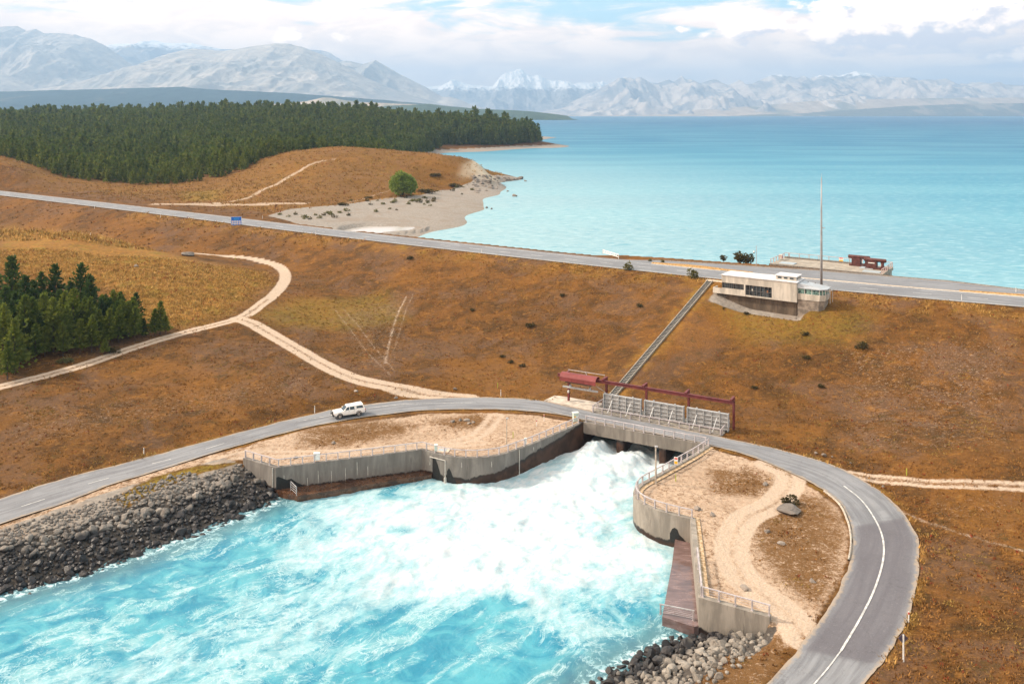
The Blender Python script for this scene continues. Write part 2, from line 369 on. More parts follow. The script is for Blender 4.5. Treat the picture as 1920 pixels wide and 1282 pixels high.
# surface classes, each its own kind of ground
def U(P): return drape(P, False)
def linemask(P, w, soft=.5, step=1.0):
    L = smooth_line(U(P), step); d, a = seg_near(TX, TY, L, w+6); return 1-sstep(d, w-soft, w+soft), d
pad = np.zeros(len(TX)); track = np.zeros(len(TX)); beach = np.zeros(len(TX)); gold = np.zeros(len(TX)); rocky = np.zeros(len(TX)); brown = np.zeros(len(TX)); scree = np.zeros(len(TX)); green = np.zeros(len(TX))
for P in (((440,858),(480,832),(600,803),(700,792),(800,779),(900,775),(1000,778),(1075,792),(1040,812),(1000,828),(930,852),(880,857),(800,843),(700,855),(600,868),(517,876)),
          ((1330,842),(1400,860),(1470,888),(1530,922),(1572,955),(1590,1000),(1584,1060),(1565,1105),(1535,1150),(1490,1200),(1450,1230),(1440,1162),(1318,1122),(1304,980),(1200,945),(1195,915),(1320,842))):
    pad = np.maximum(pad, polymask(TX, TY, U(P), 1.0))
for P in (((-60,1000),(0,982),(110,945),(280,886),(400,852),(500,830),(470,866),(440,864),(300,908),(200,947),(60,1000),(0,1022)),):
    pad = np.maximum(pad, .60*polymask(TX, TY, U(P), .8))
for P in (((560,805),(700,792),(790,795),(760,815),(650,838),(560,840)), ((800,790),(900,776),(930,785),(915,800),(840,808))):
    brown = np.maximum(brown, .75*polymask(TX, TY, U(P), 2.5))
for P in (((1440,940),(1500,925),(1540,935),(1580,975),(1586,1040),(1570,1090),(1530,1135),(1480,1100),(1430,1050),(1405,1000)), ((1330,880),(1420,880),(1450,905),(1420,930),(1340,925))):
    brown = np.maximum(brown, .8*polymask(TX, TY, U(P), 2.5))
for P in (((1350,1150),(1445,1165),(1480,1200),(1430,1290),(1250,1290),(1330,1220)),):
    brown = np.maximum(brown, .8*polymask(TX, TY, U(P), 1.5)); scree = np.maximum(scree, polymask(TX, TY, U(P), 1.5))
TR = [([(-150,762),(0,725),(130,692),(250,652),(350,622),(445,598),(490,570),(525,540),(535,515),(520,498),(480,487),(420,480),(370,475)], 1.5, 1.0),
      ([(445,598),(480,610),(540,645),(600,680),(660,708),(720,722),(800,735),(880,744)], 1.8, 1.0),
      ([(1595,886),(1680,899),(1760,907),(1920,912),(2100,916),(2500,925),(3000,935)], 1.3, .8),
      ([(300,383),(440,377),(500,353),(560,322),(600,303),(625,299)], 1.5, .62), ([(300,383),(440,384),(560,381)], 5.0, .62),
      ([(640,383),(700,367),(740,352)], 1.0, .5),
      ([(628,580),(660,622),(690,662),(732,703)], .30, .56), ([(643,578),(675,615),(703,652),(742,698)], .30, .56), ([(762,555),(745,590),(733,630),(722,680)], .40, .58), ([(775,550),(760,585),(748,625),(738,660)], .32, .50),
      ([(1440,872),(1478,888),(1480,910),(1450,945),(1400,970),(1375,1010),(1375,1050),(1400,1090),(1450,1130),(1490,1165),(1505,1195)], 2.0, 1.0),
      ([(400,866),(470,852),(560,850),(660,846),(740,838),(820,836),(900,830)], 1.3, .7), ([(930,780),(900,812),(850,830),(760,838)], 1.6, .7),
      ([(1690,955),(1760,985),(1830,1008),(1920,1032)], .5, .5)]
for P, wd, am in TR:
    m_, d_ = linemask(P, wd); 
    if 1.2 < wd < 2.3: m_ = m_*(1-.45*(1-sstep(d_, .25, .6))*(TY < 205))
    track = np.maximum(track, am*m_)
P = U([(500,405),(540,392),(640,384),(720,372),(790,366),(850,352),(880,345),(930,328),(990,338),(960,352),(915,385),(925,396),(880,425),(820,440),(700,432),(600,425),(540,414)])
beach = np.maximum(beach, polymask(TX, TY, P, 2.5)); beach = np.maximum(beach, ((tt > 30) & (TY > 650) & (TZ < 11.5))*1.0)
beach = np.maximum(beach, ((tt > 14) & (TY > 230) & (TZ < 10.0))*1.0)
gold = np.maximum(gold, polymask(TX, TY, U([(0,424),(180,440),(330,480),(430,500),(500,510),(510,530),(470,560),(420,590),(340,618),(250,600),(200,540),(0,500)]), 4))
green = np.maximum(green, .9*polymask(TX, TY, U([(220,930),(300,893),(370,876),(440,868),(380,885),(300,915),(235,948)]), .8))
for P in ((1180,520),(1500,600),(1350,570)): pass
green = np.maximum(green, .5*polymask(TX, TY, U([(345,360),(420,355),(410,375),(350,378)]), 4))
green = np.maximum(green, .45*polymask(TX, TY, U([(480,590),(560,560),(720,545),(760,600),(640,620),(520,610)]), 4))
green = np.maximum(green, .4*polymask(TX, TY, U([(1320,560),(1500,585),(1640,590),(1600,640),(1400,640)]), 4))
for P in (((0,770),(300,730),(600,690),(620,740),(330,790),(0,860)), ((1560,640),(1920,620),(1920,860),(1560,850)), ((620,570),(780,545),(760,700),(640,690)), ((560,640),(760,720),(760,745),(520,700)), ((1700,930),(1920,920),(1920,1000),(1750,980)), ((280,480),(430,490),(440,520),(380,520))):
    scree = np.maximum(scree, .8*polymask(TX, TY, U(P), 5))
dl, _ = seg_near(TX, TY, BANK_L, 40); okl = (half(TX, TY, WALL_L[0], WALL_L[1]) < 0) & (TX < WALL_L[1][0]+4); okr = (half(TX, TY, WALL_R[-2], WALL_R[-1]) < 0) & (TX > -6)
sd_, _ = seg_dist(TX, TY, ROADC[::6], True); far_r = (np.sign(sd_) == np.sign(sd_[np.argmin((TX+45)**2+(TY-100)**2)]))&(rd > 5.0)
rocky = np.maximum(rocky, okl*far_r*(1-sstep(TZ, -1.35, -1.05))*(TY < 135)*(dl < 14)); rocky = np.maximum(rocky, okr*(1-sstep(TZ, -.9, -.6))*(TY < 110)*(seg_near(TX, TY, BANK_R, 20)[0] < 11)*(rd > 5)*1.0)
pad = np.maximum(pad, okl*far_r*(dl < 15)*(TZ < -.6)*(TY < 128)*.30); beach = np.maximum(beach, okl*far_r*(dl < 16)*(TZ < -.35)*(TY < 128)*.62)
rocky = np.maximum(rocky, (TZ < -6)*1.0)
cliff = polymask(TX, TY, np.array([UD(862,466,0), UD(925,462,0), UD(932,522,0), UD(880,522,0)]), 4)
ge = (TX-GO_[0])*GE_[0]+(TY-GO_[1])*GE_[1]; gn = -(TX-GO_[0])*GE_[1]+(TY-GO_[1])*GE_[0]
apr = sstep(ge, -3.5, -1)*(1-sstep(ge, 16.0, 18))*sstep(gn, -3.6, -2.2)*(1-sstep(gn, 2, 3)); beach = np.maximum(beach, apr)
gold = np.maximum(gold, .5*sstep(tt, 22, 40)*(TZ > 11.6)*(TY < 640)*(.6+.8*(fbm(TX/40, TY/40, 3)-.3)))
vg = fbm(TX/2.5, TY/2.5, 3)
de_ = np.minimum(seg_near(TX, TY, RO, 5)[0], seg_near(TX, TY, RI, 5)[0]); gold = np.maximum(gold, .55*(1-sstep(de_, .4, 1.2))*sstep(vg, .38, .6)*(tt < 0)*(pad < .3))
gold = np.maximum(gold, .65*sstep(tt, -9, -2)*(tt < 1)*sstep(vg+.12*fbm(TX/14, TY/14, 2), .46, .62)*(TX > -140))
gold = np.maximum(gold, .7*(1-sstep(dst, 1.2, 3.2))*sstep(vg, .36, .55))
pad = pad*(1-green); beach = beach*(1-green*.95)
n1, n2 = len(gx), len(gy)
idx = np.arange(n1*n2).reshape(n2, n1)
Fq = np.stack([idx[:-1, :-1], idx[:-1, 1:], idx[1:, 1:], idx[1:, :-1]], -1).reshape(-1, 4)
# shallow pool: a hollow in the shingle with a low rim
POOLP = drape([(628,428),(642,424.5),(672,420),(700,419),(745,423),(776,428.5),(765,432.5),(720,434),(660,434)], False)
PZ = float(np.percentile(POOLP[:, 2], 20))-.03; pm = polymask(TX, TY, POOLP, 1.2); pr = polymask(TX, TY, np.array([q+(q-POOLP.mean(0))/np.linalg.norm((q-POOLP.mean(0))[:2])*5 for q in POOLP]), 2.5)
TZ = np.where(pr > .3, np.maximum(TZ, PZ+.08), TZ)*(1-pm)+(PZ-.3)*pm
# the sheet is open where the walls and the pool stand
kill = np.zeros(len(TX), bool); kn = (TX > -60) & (TX < 50) & (TY > 72) & (TY < 160); xn, yn = TX[kn], TY[kn]
kb = (pip(xn, yn, BASIN) & (np.minimum(seg_dist(xn, yn, BANK_L)[0], seg_dist(xn, yn, BANK_R)[0]) > 4)) | pip(xn, yn, UNDER)
_pl = WALL_L[0]+(WALL_L[1]-WALL_L[0])*.1; _pr = WALL_R[-1]+(WALL_R[-2]-WALL_R[-1])*.1
for wl_ in ([_pl]+WALL_L[1:], WALL_R[:-1]+[_pr]):
    du, _ = seg_dist(xn, yn, wl_); ds, _ = seg_dist(xn, yn, wl_, True)
    kb |= (du < .42) & (ds > -.05)
    inn = pip(xn, yn, BASIN) & (du < 4) & (np.minimum(seg_dist(xn, yn, BANK_L)[0], seg_dist(xn, yn, BANK_R)[0]) > 1.5); kb |= inn
kill[kn] = kb; Fq = Fq[~kill[Fq].any(1)]
me = np_mesh('ground', np.stack([TX, TY, TZ], 1), Fq, None, True)
vattr(me, 'ca', np.stack([track, beach, gold], 1)); vattr(me, 'cb', np.stack([pad, green, scree], 1)); vattr(me, 'cc', np.stack([rocky, brown, cliff], 1))
terrain = mobj('ground', me); tag(terrain, kind='structure')
# ------------------------------------------------------------------ ground material
def ground_material():
    m, nt, b = newmat('dry_ground'); P = wpos(nt)
    A = nd(nt, 'ShaderNodeSeparateColor', {'Color': attr(nt, 'ca').outputs['Color']}).outputs
    Bc = nd(nt, 'ShaderNodeSeparateColor', {'Color': attr(nt, 'cb').outputs['Color']}).outputs
    C = nd(nt, 'ShaderNodeSeparateColor', {'Color': attr(nt, 'cc').outputs['Color']}).outputs
    n_big = noise(nt, P, .035, 5, .6, .4); n_mid = noise(nt, P, .22, 6, .62, .6); n_sm = noise(nt, P, 1.3, 6, .65); n_fine = noise(nt, P, 4.5, 4, .7)
    n_mid2 = noise(nt, scalev(nt, P, (1, 1, 2.0)), .45, 5, .7, .8)
    # dry grass: brown, rust, straw, bare violet-brown earth
    n_pt = noise(nt, P, .075, 6, .65, 1.0); n_g2 = noise(nt, scalev(nt, P, (1, 1.7, 1)), .9, 6, .7, .6)
    g = mixc(nt, mrange(nt, n_mid, .34, .66), (.056, .027, .007), (.138, .058, .012))
    g = mixc(nt, mth(nt, 'MULTIPLY', mrange(nt, n_pt, .47, .60), .75), g, (.118, .066, .038))
    g = mixc(nt, mth(nt, 'MULTIPLY', mrange(nt, n_big, .50, .38), .55), g, (.200, .084, .014))
    g = mixc(nt, mth(nt, 'MULTIPLY', mrange(nt, n_mid2, .54, .68), .6), g, (.255, .112, .020))
    g = mixc(nt, mth(nt, 'MULTIPLY', mrange(nt, n_g2, .55, .70), .55), g, (.30, .155, .045))
    g = mixc(nt, mth(nt, 'MULTIPLY', mrange(nt, n_mid2, .45, .33), .65), g, (.062, .040, .010))
    g = mixc(nt, mth(nt, 'MULTIPLY', mrange(nt, n_g2, .42, .30), .65), g, (.055, .028, .012))
    gold = mixc(nt, mrange(nt, n_sm, .35, .65), (.19, .088, .015), (.37, .185, .036))
    gold = mixc(nt, mth(nt, 'MULTIPLY', mrange(nt, n_mid, .50, .62), .65), gold, (.20, .15, .020))
    gold = mixc(nt, mth(nt, 'MULTIPLY', mrange(nt, n_mid2, .44, .62), .6), gold, (.13, .068, .016)); gold = mixc(nt, mth(nt, 'MULTIPLY', mrange(nt, n_pt, .50, .62), .5), gold, (.26, .115, .024))
    g = mixc(nt, A[2], g, gold)
    g = mixc(nt, mth(nt, 'MULTIPLY', Bc[1], mrange(nt, n_sm, .30, .60)), g, (.23, .17, .022))
    g = mixc(nt, mth(nt, 'MULTIPLY', mrange(nt, n_fine, .52, .72), .6), g, (.25, .130, .048))
    g = mixc(nt, mth(nt, 'MULTIPLY', mrange(nt, n_fine, .47, .32), .65), g, (.060, .033, .016))
    # pale stony flecks
    fl = noise(nt, scalev(nt, P, (1, 1.6, 1)), 2.2, 5, .75, 1.2)
    thr = mth(nt, 'MULTIPLY_ADD', Bc[2], -.175, .70)
    g = mixc(nt, mth(nt, 'MULTIPLY', mrange(nt, fl, thr, mth(nt, 'ADD', thr, .07)), .7), g, (.38, .275, .20))
    # bare pale gravel pads
    pg = mixc(nt, mrange(nt, n_sm, .3, .7), (.39, .28, .20), (.50, .375, .275))
    dots = mth(nt, 'MULTIPLY', mrange(nt, noise(nt, P, 1.7, 6, .85, .6), .50, .57), mrange(nt, n_mid, .28, .58, .25, 1.0))
    pg = mixc(nt, mth(nt, 'MULTIPLY', dots, .9), pg, (.17, .095, .045))
    pg = mixc(nt, mth(nt, 'MULTIPLY', mrange(nt, n_pt, .48, .62), .35), pg, (.30, .21, .14))
    g = mixc(nt, mrange(nt, mth(nt, 'ADD', Bc[0], mth(nt, 'MULTIPLY_ADD', mth(nt, 'ADD', mth(nt, 'MULTIPLY', n_sm, .5), mth(nt, 'MULTIPLY', n_mid, .5)), 1.8, -.9)), .32, .68), g, pg)
    bm_ = mth(nt, 'MULTIPLY', C[1], mrange(nt, mth(nt, 'ADD', mth(nt, 'MULTIPLY', fl, .55), mth(nt, 'MULTIPLY', n_mid, .45)), .68, .45))
    g = mixc(nt, mrange(nt, mth(nt, 'ADD', bm_, mth(nt, 'MULTIPLY_ADD', noise(nt, P, 2.6, 6, .8, .4), 1.5, -.75)), .08, .62), g, mixc(nt, mrange(nt, fl, .56, .64), mixc(nt, n_sm, (.10, .050, .018), (.20, .105, .040)), (.42, .30, .21)))
    # wheel tracks
    tf = mrange(nt, mth(nt, 'ADD', A[0], mth(nt, 'MULTIPLY_ADD', noise(nt, P, 1.6, 7, .85), 1.5, -.75)), .30, .80)
    g = mixc(nt, tf, g, mixc(nt, mrange(nt, n_fine, .3, .7), (.40, .305, .225), (.52, .41, .32)))
    # grey lake shingle, rock bank, cliff
    bg = mixc(nt, mrange(nt, n_sm, .3, .7), (.215, .19, .165), (.32, .285, .25))
    bg = mixc(nt, mrange(nt, noise(nt, P, .12, 4, .6, 1.0), .52, .60), bg, (.25, .21, .175))
    g = mixc(nt, mrange(nt, mth(nt, 'ADD', A[1], mth(nt, 'MULTIPLY_ADD', n_mid, .8, -.4)), .35, .65), g, bg)
    g = mixc(nt, mrange(nt, mth(nt, 'ADD', C[0], mth(nt, 'MULTIPLY_ADD', n_sm, .6, -.3)), .35, .6), g, mixc(nt, n_fine, (.035, .030, .028), (.12, .105, .09)))
    nz = nd(nt, 'ShaderNodeSeparateXYZ', {'Vector': nd(nt, 'ShaderNodeNewGeometry').outputs['Normal']}).outputs[2]
    cl = mth(nt, 'MULTIPLY', C[2], mrange(nt, nz, .96, .86))
    g = mixc(nt, cl, g, mixc(nt, n_mid, (.42, .33, .23), (.62, .52, .40)))
    nt.links.new(g, b.inputs['Base Color']); b.inputs['Roughness'].default_value = .95; b.inputs['Specular IOR Level'].default_value = .12
    h = mth(nt, 'ADD', mth(nt, 'MULTIPLY', n_fine, .35), mth(nt, 'ADD', n_sm, mth(nt, 'MULTIPLY', n_mid, 1.2)))
    bump(nt, b, h, .7, .35)
    return m
terrain.data.materials.append(ground_material())
# ------------------------------------------------------------------ river: turquoise melt water breaking into foam
HEAD = B(BLEN*.45, 0)
def river():
    ax_ = axis(-72, 32, .30, -400, 60, 1.06, 12); ay_ = axis(72, 142, .30, -60, 150, 1.08, 8)
    X, Y = np.meshgrid(ax_, ay_); x = X.ravel(); y = Y.ravel()
    # path of the jet: out of the gates, across the pool, away to the lower left
    C = smooth_line([B(BLEN*.42, 5), B(BLEN*.40, -6), W(1010, 930, WATER), W(830, 1010, WATER), W(640, 1120, WATER), W(380, 1230, WATER), W(100, 1330, WATER), W(-500, 1560, WATER)], 2.0)
    d, a = seg_dist(x, y, C, True)
    warp = (fbm(x/6, y/6, 3)-.5)*7; warp2 = (fbm(x/6+40, y/6, 3)-.5)*7
    def uvd(u, v): q = W(u, v, WATER); return q[0], q[1]
    f = np.zeros(len(x))
    for u, v, r, am in ((1150,860,15,1.0),(1050,930,15,1.0),(960,1000,14,.95),(850,1040,12,.85),(760,985,12,.85),(1100,1040,10,.85),(680,960,9,.6),(900,940,12,.9),(720,1110,7,.65),(1130,1100,7,.5),(600,1040,9,.5),(1000,1110,8,.7),(660,1160,6,.6),(900,1150,6,.5),(1200,1000,8,.7),(1000,880,10,.8),(1060,1080,10,.75),(960,1090,9,.75),(1180,1080,6,.5),(760,1060,9,.7),(900,1085,12,.85),(1080,1125,9,.75),(780,1085,8,.65),(1150,1050,10,.8)):
        cx, cy = uvd(u, v); f = np.maximum(f, am*np.exp(-((x-cx+warp*.7)**2+((y-cy)*1.15+warp2*.7)**2)/(r*r)))
    for u, v, r, am in ((520,1115,5.5,.55),(570,1120,4,.5),(840,1170,4,.55),(640,1230,5.5,.5),(930,1130,2.2,.4),(1100,1150,5,.35),(300,1150,8,.25),(760,1060,2,.3),(950,1180,4,.3),(1090,1120,3,.4),(750,995,1.6,.5),(1120,1060,1.6,.35),(740,1180,4,.35),(100,1230,9,.25)):
        cx, cy = uvd(u, v); q = np.exp(-((x-cx+warp*.35)**2+((y-cy)*1.2+warp2*.35)**2)/(r*r)); f = f-am*q*(0.4+f)
    f = np.maximum(f, .35*np.exp(-(d/10)**2))
    f = np.clip(f + .38*(fbm(x/7+3, y/7, 4)-.5), 0, 1)
    dl, _ = seg_dist(x, y, BANK_L); dr, _ = seg_dist(x, y, BANK_R); shore = 1-sstep(np.minimum(dl, dr), .0, 6.0)
    de, _ = seg_dist(x, y, np.vstack([BANK_L, WALL_L])); dq, _ = seg_dist(x, y, np.vstack([WALL_R, BANK_R])); dee = np.minimum(de, dq)
    edge = (1-sstep(dee, .2, 1.3))
    up = np.clip(1-np.hypot(x-HEAD[0], (y-HEAD[1]))/26, 0, 1)
    turb = np.clip(.15+.85*f, 0, 1)
    rid = fbm(x/3.1+warp*.12, y/3.1+warp2*.12, 5, .55, True)-.55
    z = WATER + turb*rid*1.05 + (fbm(x/1.1, y/1.1, 3)-.5)*.22*turb + up*(.0+.9*(fbm(x/3.3+9, y/3.3, 3)))*sstep(up, 0, .7) + (fbm(x/6, y/4, 3)-.5)*.35
    def jt(e, n, rx, ry, h):
        q = B(e, n); dx = (x-q[0])*BE[0]+(y-q[1])*BE[1]; dy = (x-q[0])*BN[0]+(y-q[1])*BN[1]; return h*np.exp(-(dx/rx)**2-(dy/ry)**2)
    near_g = np.exp(-(((x-B(BLEN*.5, 0)[0])*BN[0]+(y-B(BLEN*.5, 0)[1])*BN[1])/4.5)**2)
    z = z - near_g*1.0 + jt(2.7, -.9, 2.0, 3.6, 2.0)*(.6+.8*fbm(x/.9, y/.9, 4)) + jt(8.6, -1.6, 2.2, 3.4, 1.3)*(.6+.8*fbm(x/.9, y/.9, 4)) + jt(4.5, -7, 5, 5, .9) + jt(15, -3, 2, 3, .4)
    z = np.minimum(z, -1.75)
    idx = np.arange(len(ax_)*len(ay_)).reshape(len(ay_), len(ax_))
    Fq = np.stack([idx[:-1, :-1], idx[:-1, 1:], idx[1:, 1:], idx[1:, :-1]], -1).reshape(-1, 4)
    me = np_mesh('river', np.stack([x, y, z], 1), Fq, None, True)
    vattr(me, 'fo', np.stack([f, shore, edge], 1)); vattr(me, 'fl', np.stack([a/10+warp*.03, d/10+warp2*.03, rid+.5], 1))
    m, nt, b = newmat('melt_water'); P = wpos(nt)
    S = nd(nt, 'ShaderNodeSeparateColor', {'Color': attr(nt, 'fo').outputs['Color']}).outputs
    FV = attr(nt, 'fl').outputs['Vector']
    ridv = nd(nt, 'ShaderNodeSeparateXYZ', {'Vector': FV}).outputs[2]
    fs = scalev(nt, FV, (1.0, 2.3, 0))
    streak = noise(nt, fs, 1.15, 9, .62, 1.5); fine = noise(nt, scalev(nt, FV, (1.6, 3.0, 0)), 4.5, 7, .7, 1.6); cells = noise(nt, P, .24, 9, .62, 1.2)
    # filaments: thin lines where a warped noise crosses its middle value
    fil = mth(nt, 'ABSOLUTE', mth(nt, 'SUBTRACT', noise(nt, scalev(nt, FV, (1.5, 2.0, 0)), 2.1, 6, .62, 1.4), .5))
    fil = mrange(nt, fil, .030, .0)
    fil2 = mrange(nt, mth(nt, 'ABSOLUTE', mth(nt, 'SUBTRACT', noise(nt, P, .45, 8, .62, 1.2), .5)), .024, .0)
    v = mth(nt, 'ADD', mth(nt, 'MULTIPLY', S[0], 1.2), mth(nt, 'MULTIPLY_ADD', streak, 1.05, -.55))
    v = mth(nt, 'ADD', v, mth(nt, 'MULTIPLY_ADD', cells, .8, -.40))
    v = mth(nt, 'ADD', v, mth(nt, 'MULTIPLY_ADD', fine, .28, -.14))
    foam = mrange(nt, v, .0, 1.2)
    thin = mth(nt, 'MULTIPLY', mth(nt, 'MAXIMUM', fil, fil2), mrange(nt, mth(nt, 'ADD', streak, mth(nt, 'MULTIPLY', S[0], .4)), .46, .70))
    foam = mth(nt, 'MAXIMUM', foam, mth(nt, 'MULTIPLY', thin, .72))
    foam = mth(nt, 'MAXIMUM', foam, mth(nt, 'MULTIPLY', S[2], mrange(nt, noise(nt, P, 1.2, 5, .7, 1.0), .47, .62)))
    deep = mixc(nt, mrange(nt, cells, .35, .65), (.018, .205, .315), (.075, .335, .415))
    deep = mixc(nt, mrange(nt, streak, .46, .70), deep, (.20, .43, .47))
    deep = mixc(nt, mth(nt, 'MULTIPLY', S[1], .75), deep, (.075, .13, .15))
    mid = mixc(nt, mrange(nt, fine, .35, .68), (.24, .43, .49), (.34, .51, .55))
    white = mixc(nt, mrange(nt, mth(nt, 'ADD', mth(nt, 'MULTIPLY', cells, .45), mth(nt, 'MULTIPLY', fine, .55)), .38, .58), (.40, .52, .57), (.565, .61, .635))
    c = mixc(nt, mrange(nt, foam, 0, .5), deep, mid); c = mixc(nt, mrange(nt, foam, .4, 1), c, white)
    nt.links.new(c, b.inputs['Base Color']); nt.links.new(mrange(nt, foam, 0, .6, .16, .75), b.inputs['Roughness']); b.inputs['IOR'].default_value = 1.33
    b.inputs['Specular IOR Level'].default_value = .4
    h = mth(nt, 'ADD', mth(nt, 'MULTIPLY', fine, .7), mth(nt, 'ADD', mth(nt, 'MULTIPLY', cells, 1.0), mth(nt, 'MULTIPLY', noise(nt, P, 2.6, 5, .65, .8), .5)))
    bump(nt, b, h, .38, .30)
    me.materials.append(m); tag(mobj('river', me), kind='structure')
river()
# ------------------------------------------------------------------ lake
def lake():
    # one level sheet beyond the dam, its near side along the crest
    L = [q for q in NE[::3]]
    xs = [np.array([q[0]+.576*8, q[1]+.817*8, LAKE]) for q in L if q[0] > -330 and q[0] < 200]
    near = [np.array([-26000., 900, LAKE]), np.array([-900., 700, LAKE])] + xs + [np.array([26000., 100., LAKE])]
    far = [np.array([q[0] if abs(q[0]) > 5000 else q[0]*30, 15400., LAKE]) for q in near]
    far[0][0] = -26000; far[-1][0] = 26000
    n = len(near); me = np_mesh('lake', near+far, [(i, i+1, n+i+1, n+i) for i in range(n-1)], None, True)
    m, nt, b = newmat('lake_water'); P = wpos(nt); S = nd(nt, 'ShaderNodeSeparateXYZ', {'Vector': P}).outputs
    dist = mth(nt, 'ADD', S[1], mth(nt, 'MULTIPLY', S[0], .7))
    k1 = mrange(nt, dist, 150, 1500, 0, 1, False); k2 = mrange(nt, dist, 900, 6500)
    c = mixc(nt, k1, (.080, .280, .385), (.026, .148, .265)); c = mixc(nt, k2, c, (.007, .070, .185))
    shal = mth(nt, 'MULTIPLY', mrange(nt, S[0], 260, -60), mrange(nt, S[1], 1000, 280)); c = mixc(nt, mth(nt, 'MULTIPLY', shal, .75), c, (.34, .46, .48))
    far_b = mrange(nt, noise(nt, scalev(nt, P, (.0002, .0022, 1)), 1.0, 3, .5), .48, .62)
    c = mixc(nt, mth(nt, 'MULTIPLY', mth(nt, 'MULTIPLY', far_b, mrange(nt, S[1], 3000, 7000)), .6), c, (.09, .32, .42))
    Q = scalev(nt, P, (1, 1.0, 1)); rot = nd(nt, 'ShaderNodeMapping', {'Vector': Q, 'Rotation': (0, 0, R(35)), 'Scale': (.55, 1.1, 1)}).outputs[0]
    wv = noise(nt, rot, .45, 6, .62, .5); wv2 = noise(nt, rot, .11, 4, .6, .4); w3 = noise(nt, scalev(nt, P, (.004, .016, 1)), 1.0, 5, .6)
    c = mixc(nt, mth(nt, 'MULTIPLY', mrange(nt, w3, .40, .62), .22), c, (.22, .45, .51))
    c = mixc(nt, mth(nt, 'MULTIPLY', mrange(nt, wv, .50, .68), mrange(nt, S[1], 1000, 200, 0, .45)), c, (.42, .58, .62))  # pale ripple highlights painted into the water colour
    c = mixc(nt, mth(nt, 'MULTIPLY', mrange(nt, wv, .46, .34), mrange(nt, S[1], 1200, 200, 0, .50)), c, (.05, .25, .35))  # dark sides of the ripples painted in as well
    nt.links.new(c, b.inputs['Base Color']); b.inputs['Roughness'].default_value = .45; b.inputs['IOR'].default_value = 1.33; b.inputs['Specular IOR Level'].default_value = .10
    bump(nt, b, mth(nt, 'ADD', wv, mth(nt, 'MULTIPLY', wv2, 2.0)), .55, .55)
    me.materials.append(m); tag(mobj('lake', me), kind='structure')
lake()
# ------------------------------------------------------------------ mountains: ridge skylines with real depth
def ridge(name, sil, D, wf, wb, base, matl, nz=.35, pw=1.15, nx=420, ny=110, sc_=900., seed=0, spur=.5, jag=.035):
    sil = sorted(sil); u = np.array([s[0] for s in sil], float); v = np.array([s[1] for s in sil], float)
    rx = (u-U0)*D/F; rzv = HC-(v-V0)*D/F; ext = (rx[-1]-rx[0])*.06
    xs = np.linspace(rx[0]-ext, rx[-1]+ext, nx); Rz = np.interp(xs, rx, rzv); Rz[xs < rx[0]] = np.interp(xs[xs < rx[0]], [rx[0]-ext, rx[0]], [base, rzv[0]]); Rz[xs > rx[-1]] = np.interp(xs[xs > rx[-1]], [rx[-1], rx[-1]+ext], [rzv[-1], base])
    Rz = Rz + (fbm(xs/(sc_*.22)+seed, xs*0+seed, 5, .62)-.5)*jag*(Rz-base)
    ts = np.concatenate([-np.linspace(1, 0, ny//4, endpoint=False), np.linspace(0, 1, ny)**1.15])
    X, T = np.meshgrid(xs, ts); Y = D - np.where(T > 0, T*wf, T*wb)
    ta = np.abs(T); rd = fbm(X/sc_+seed*3.1, Y/(sc_*2.0)+seed, 6, .56, True)
    tw = np.clip(ta*(1+spur*(0.62-rd)*1.6*np.clip(ta*6, 0, 1)), 0, 1)
    H = base + (Rz[None, :]-base)*(1-tw)**pw
    H = H + (rd-.62)*nz*(Rz[None, :]-base)*np.clip(ta*5, 0, 1)*(1-ta)**.8*1.3
    H = np.maximum(H, base-30*(ta > .97)); H = np.where(ta > .99, base-40, H)
    V = np.stack([X.ravel(), Y.ravel(), H.ravel()], 1); idx = np.arange(X.size).reshape(X.shape)
    Fq = np.stack([idx[:-1, :-1], idx[1:, :-1], idx[1:, 1:], idx[:-1, 1:]], -1).reshape(-1, 4)
    me = np_mesh(name, V, Fq, matl, True); vattr(me, 'hr', np.stack([((H-base)/max(1, (Rz.max()-base))).ravel(), ta.ravel(), rd.ravel()], 1))
    return tag(mobj(name, me), kind='structure')
def mount_mat(name, lo, hi, dark, snow=None, patch=.5, ps=.0011, thr=.5, stretch=(1, 1, 1)):
    m, nt, b = newmat(name); P = scalev(nt, wpos(nt), stretch); S = nd(nt, 'ShaderNodeSeparateColor', {'Color': attr(nt, 'hr').outputs['Color']}).outputs
    n1 = noise(nt, P, ps, 7, .62, .5); n2 = noise(nt, P, ps*6, 6, .65)
    c = mixc(nt, mrange(nt, n2, .35, .65), lo, hi); c = mixc(nt, mth(nt, 'MULTIPLY', mrange(nt, n1, thr, thr+.10), patch), c, dark)
    if snow:
        sn = mrange(nt, mth(nt, 'ADD', S[0], mth(nt, 'MULTIPLY_ADD', n2, snow[1], -snow[1]/2)), snow[0], snow[0]+.06); c = mixc(nt, sn, c, (.92, .93, .95))
    nt.links.new(c, b.inputs['Base Color']); b.inputs['Roughness'].default_value = 1; b.inputs['Specular IOR Level'].default_value = 0.05
    bump(nt, b, n2, .8, 70); return m
TAN = mount_mat('tussock_slopes', (.37, .355, .34), (.52, .48, .435), (.22, .25, .27), patch=.5, thr=.47)
TAN2 = mount_mat('bare_range', (.46, .41, .37), (.66, .59, .53), (.19, .21, .24), snow=(.86, .30), patch=.75, thr=.47)  # bluish dark patches: scree and forest, with shadowed facets painted into the colour
ALP = mount_mat('alpine_rock', (.22, .22, .22), (.38, .37, .36), (.17, .18, .19), snow=(.50, .45), patch=.3)
PINEY = mount_mat('pine_flats', (.030, .055, .022), (.055, .085, .035), (.36, .29, .20), patch=.0)
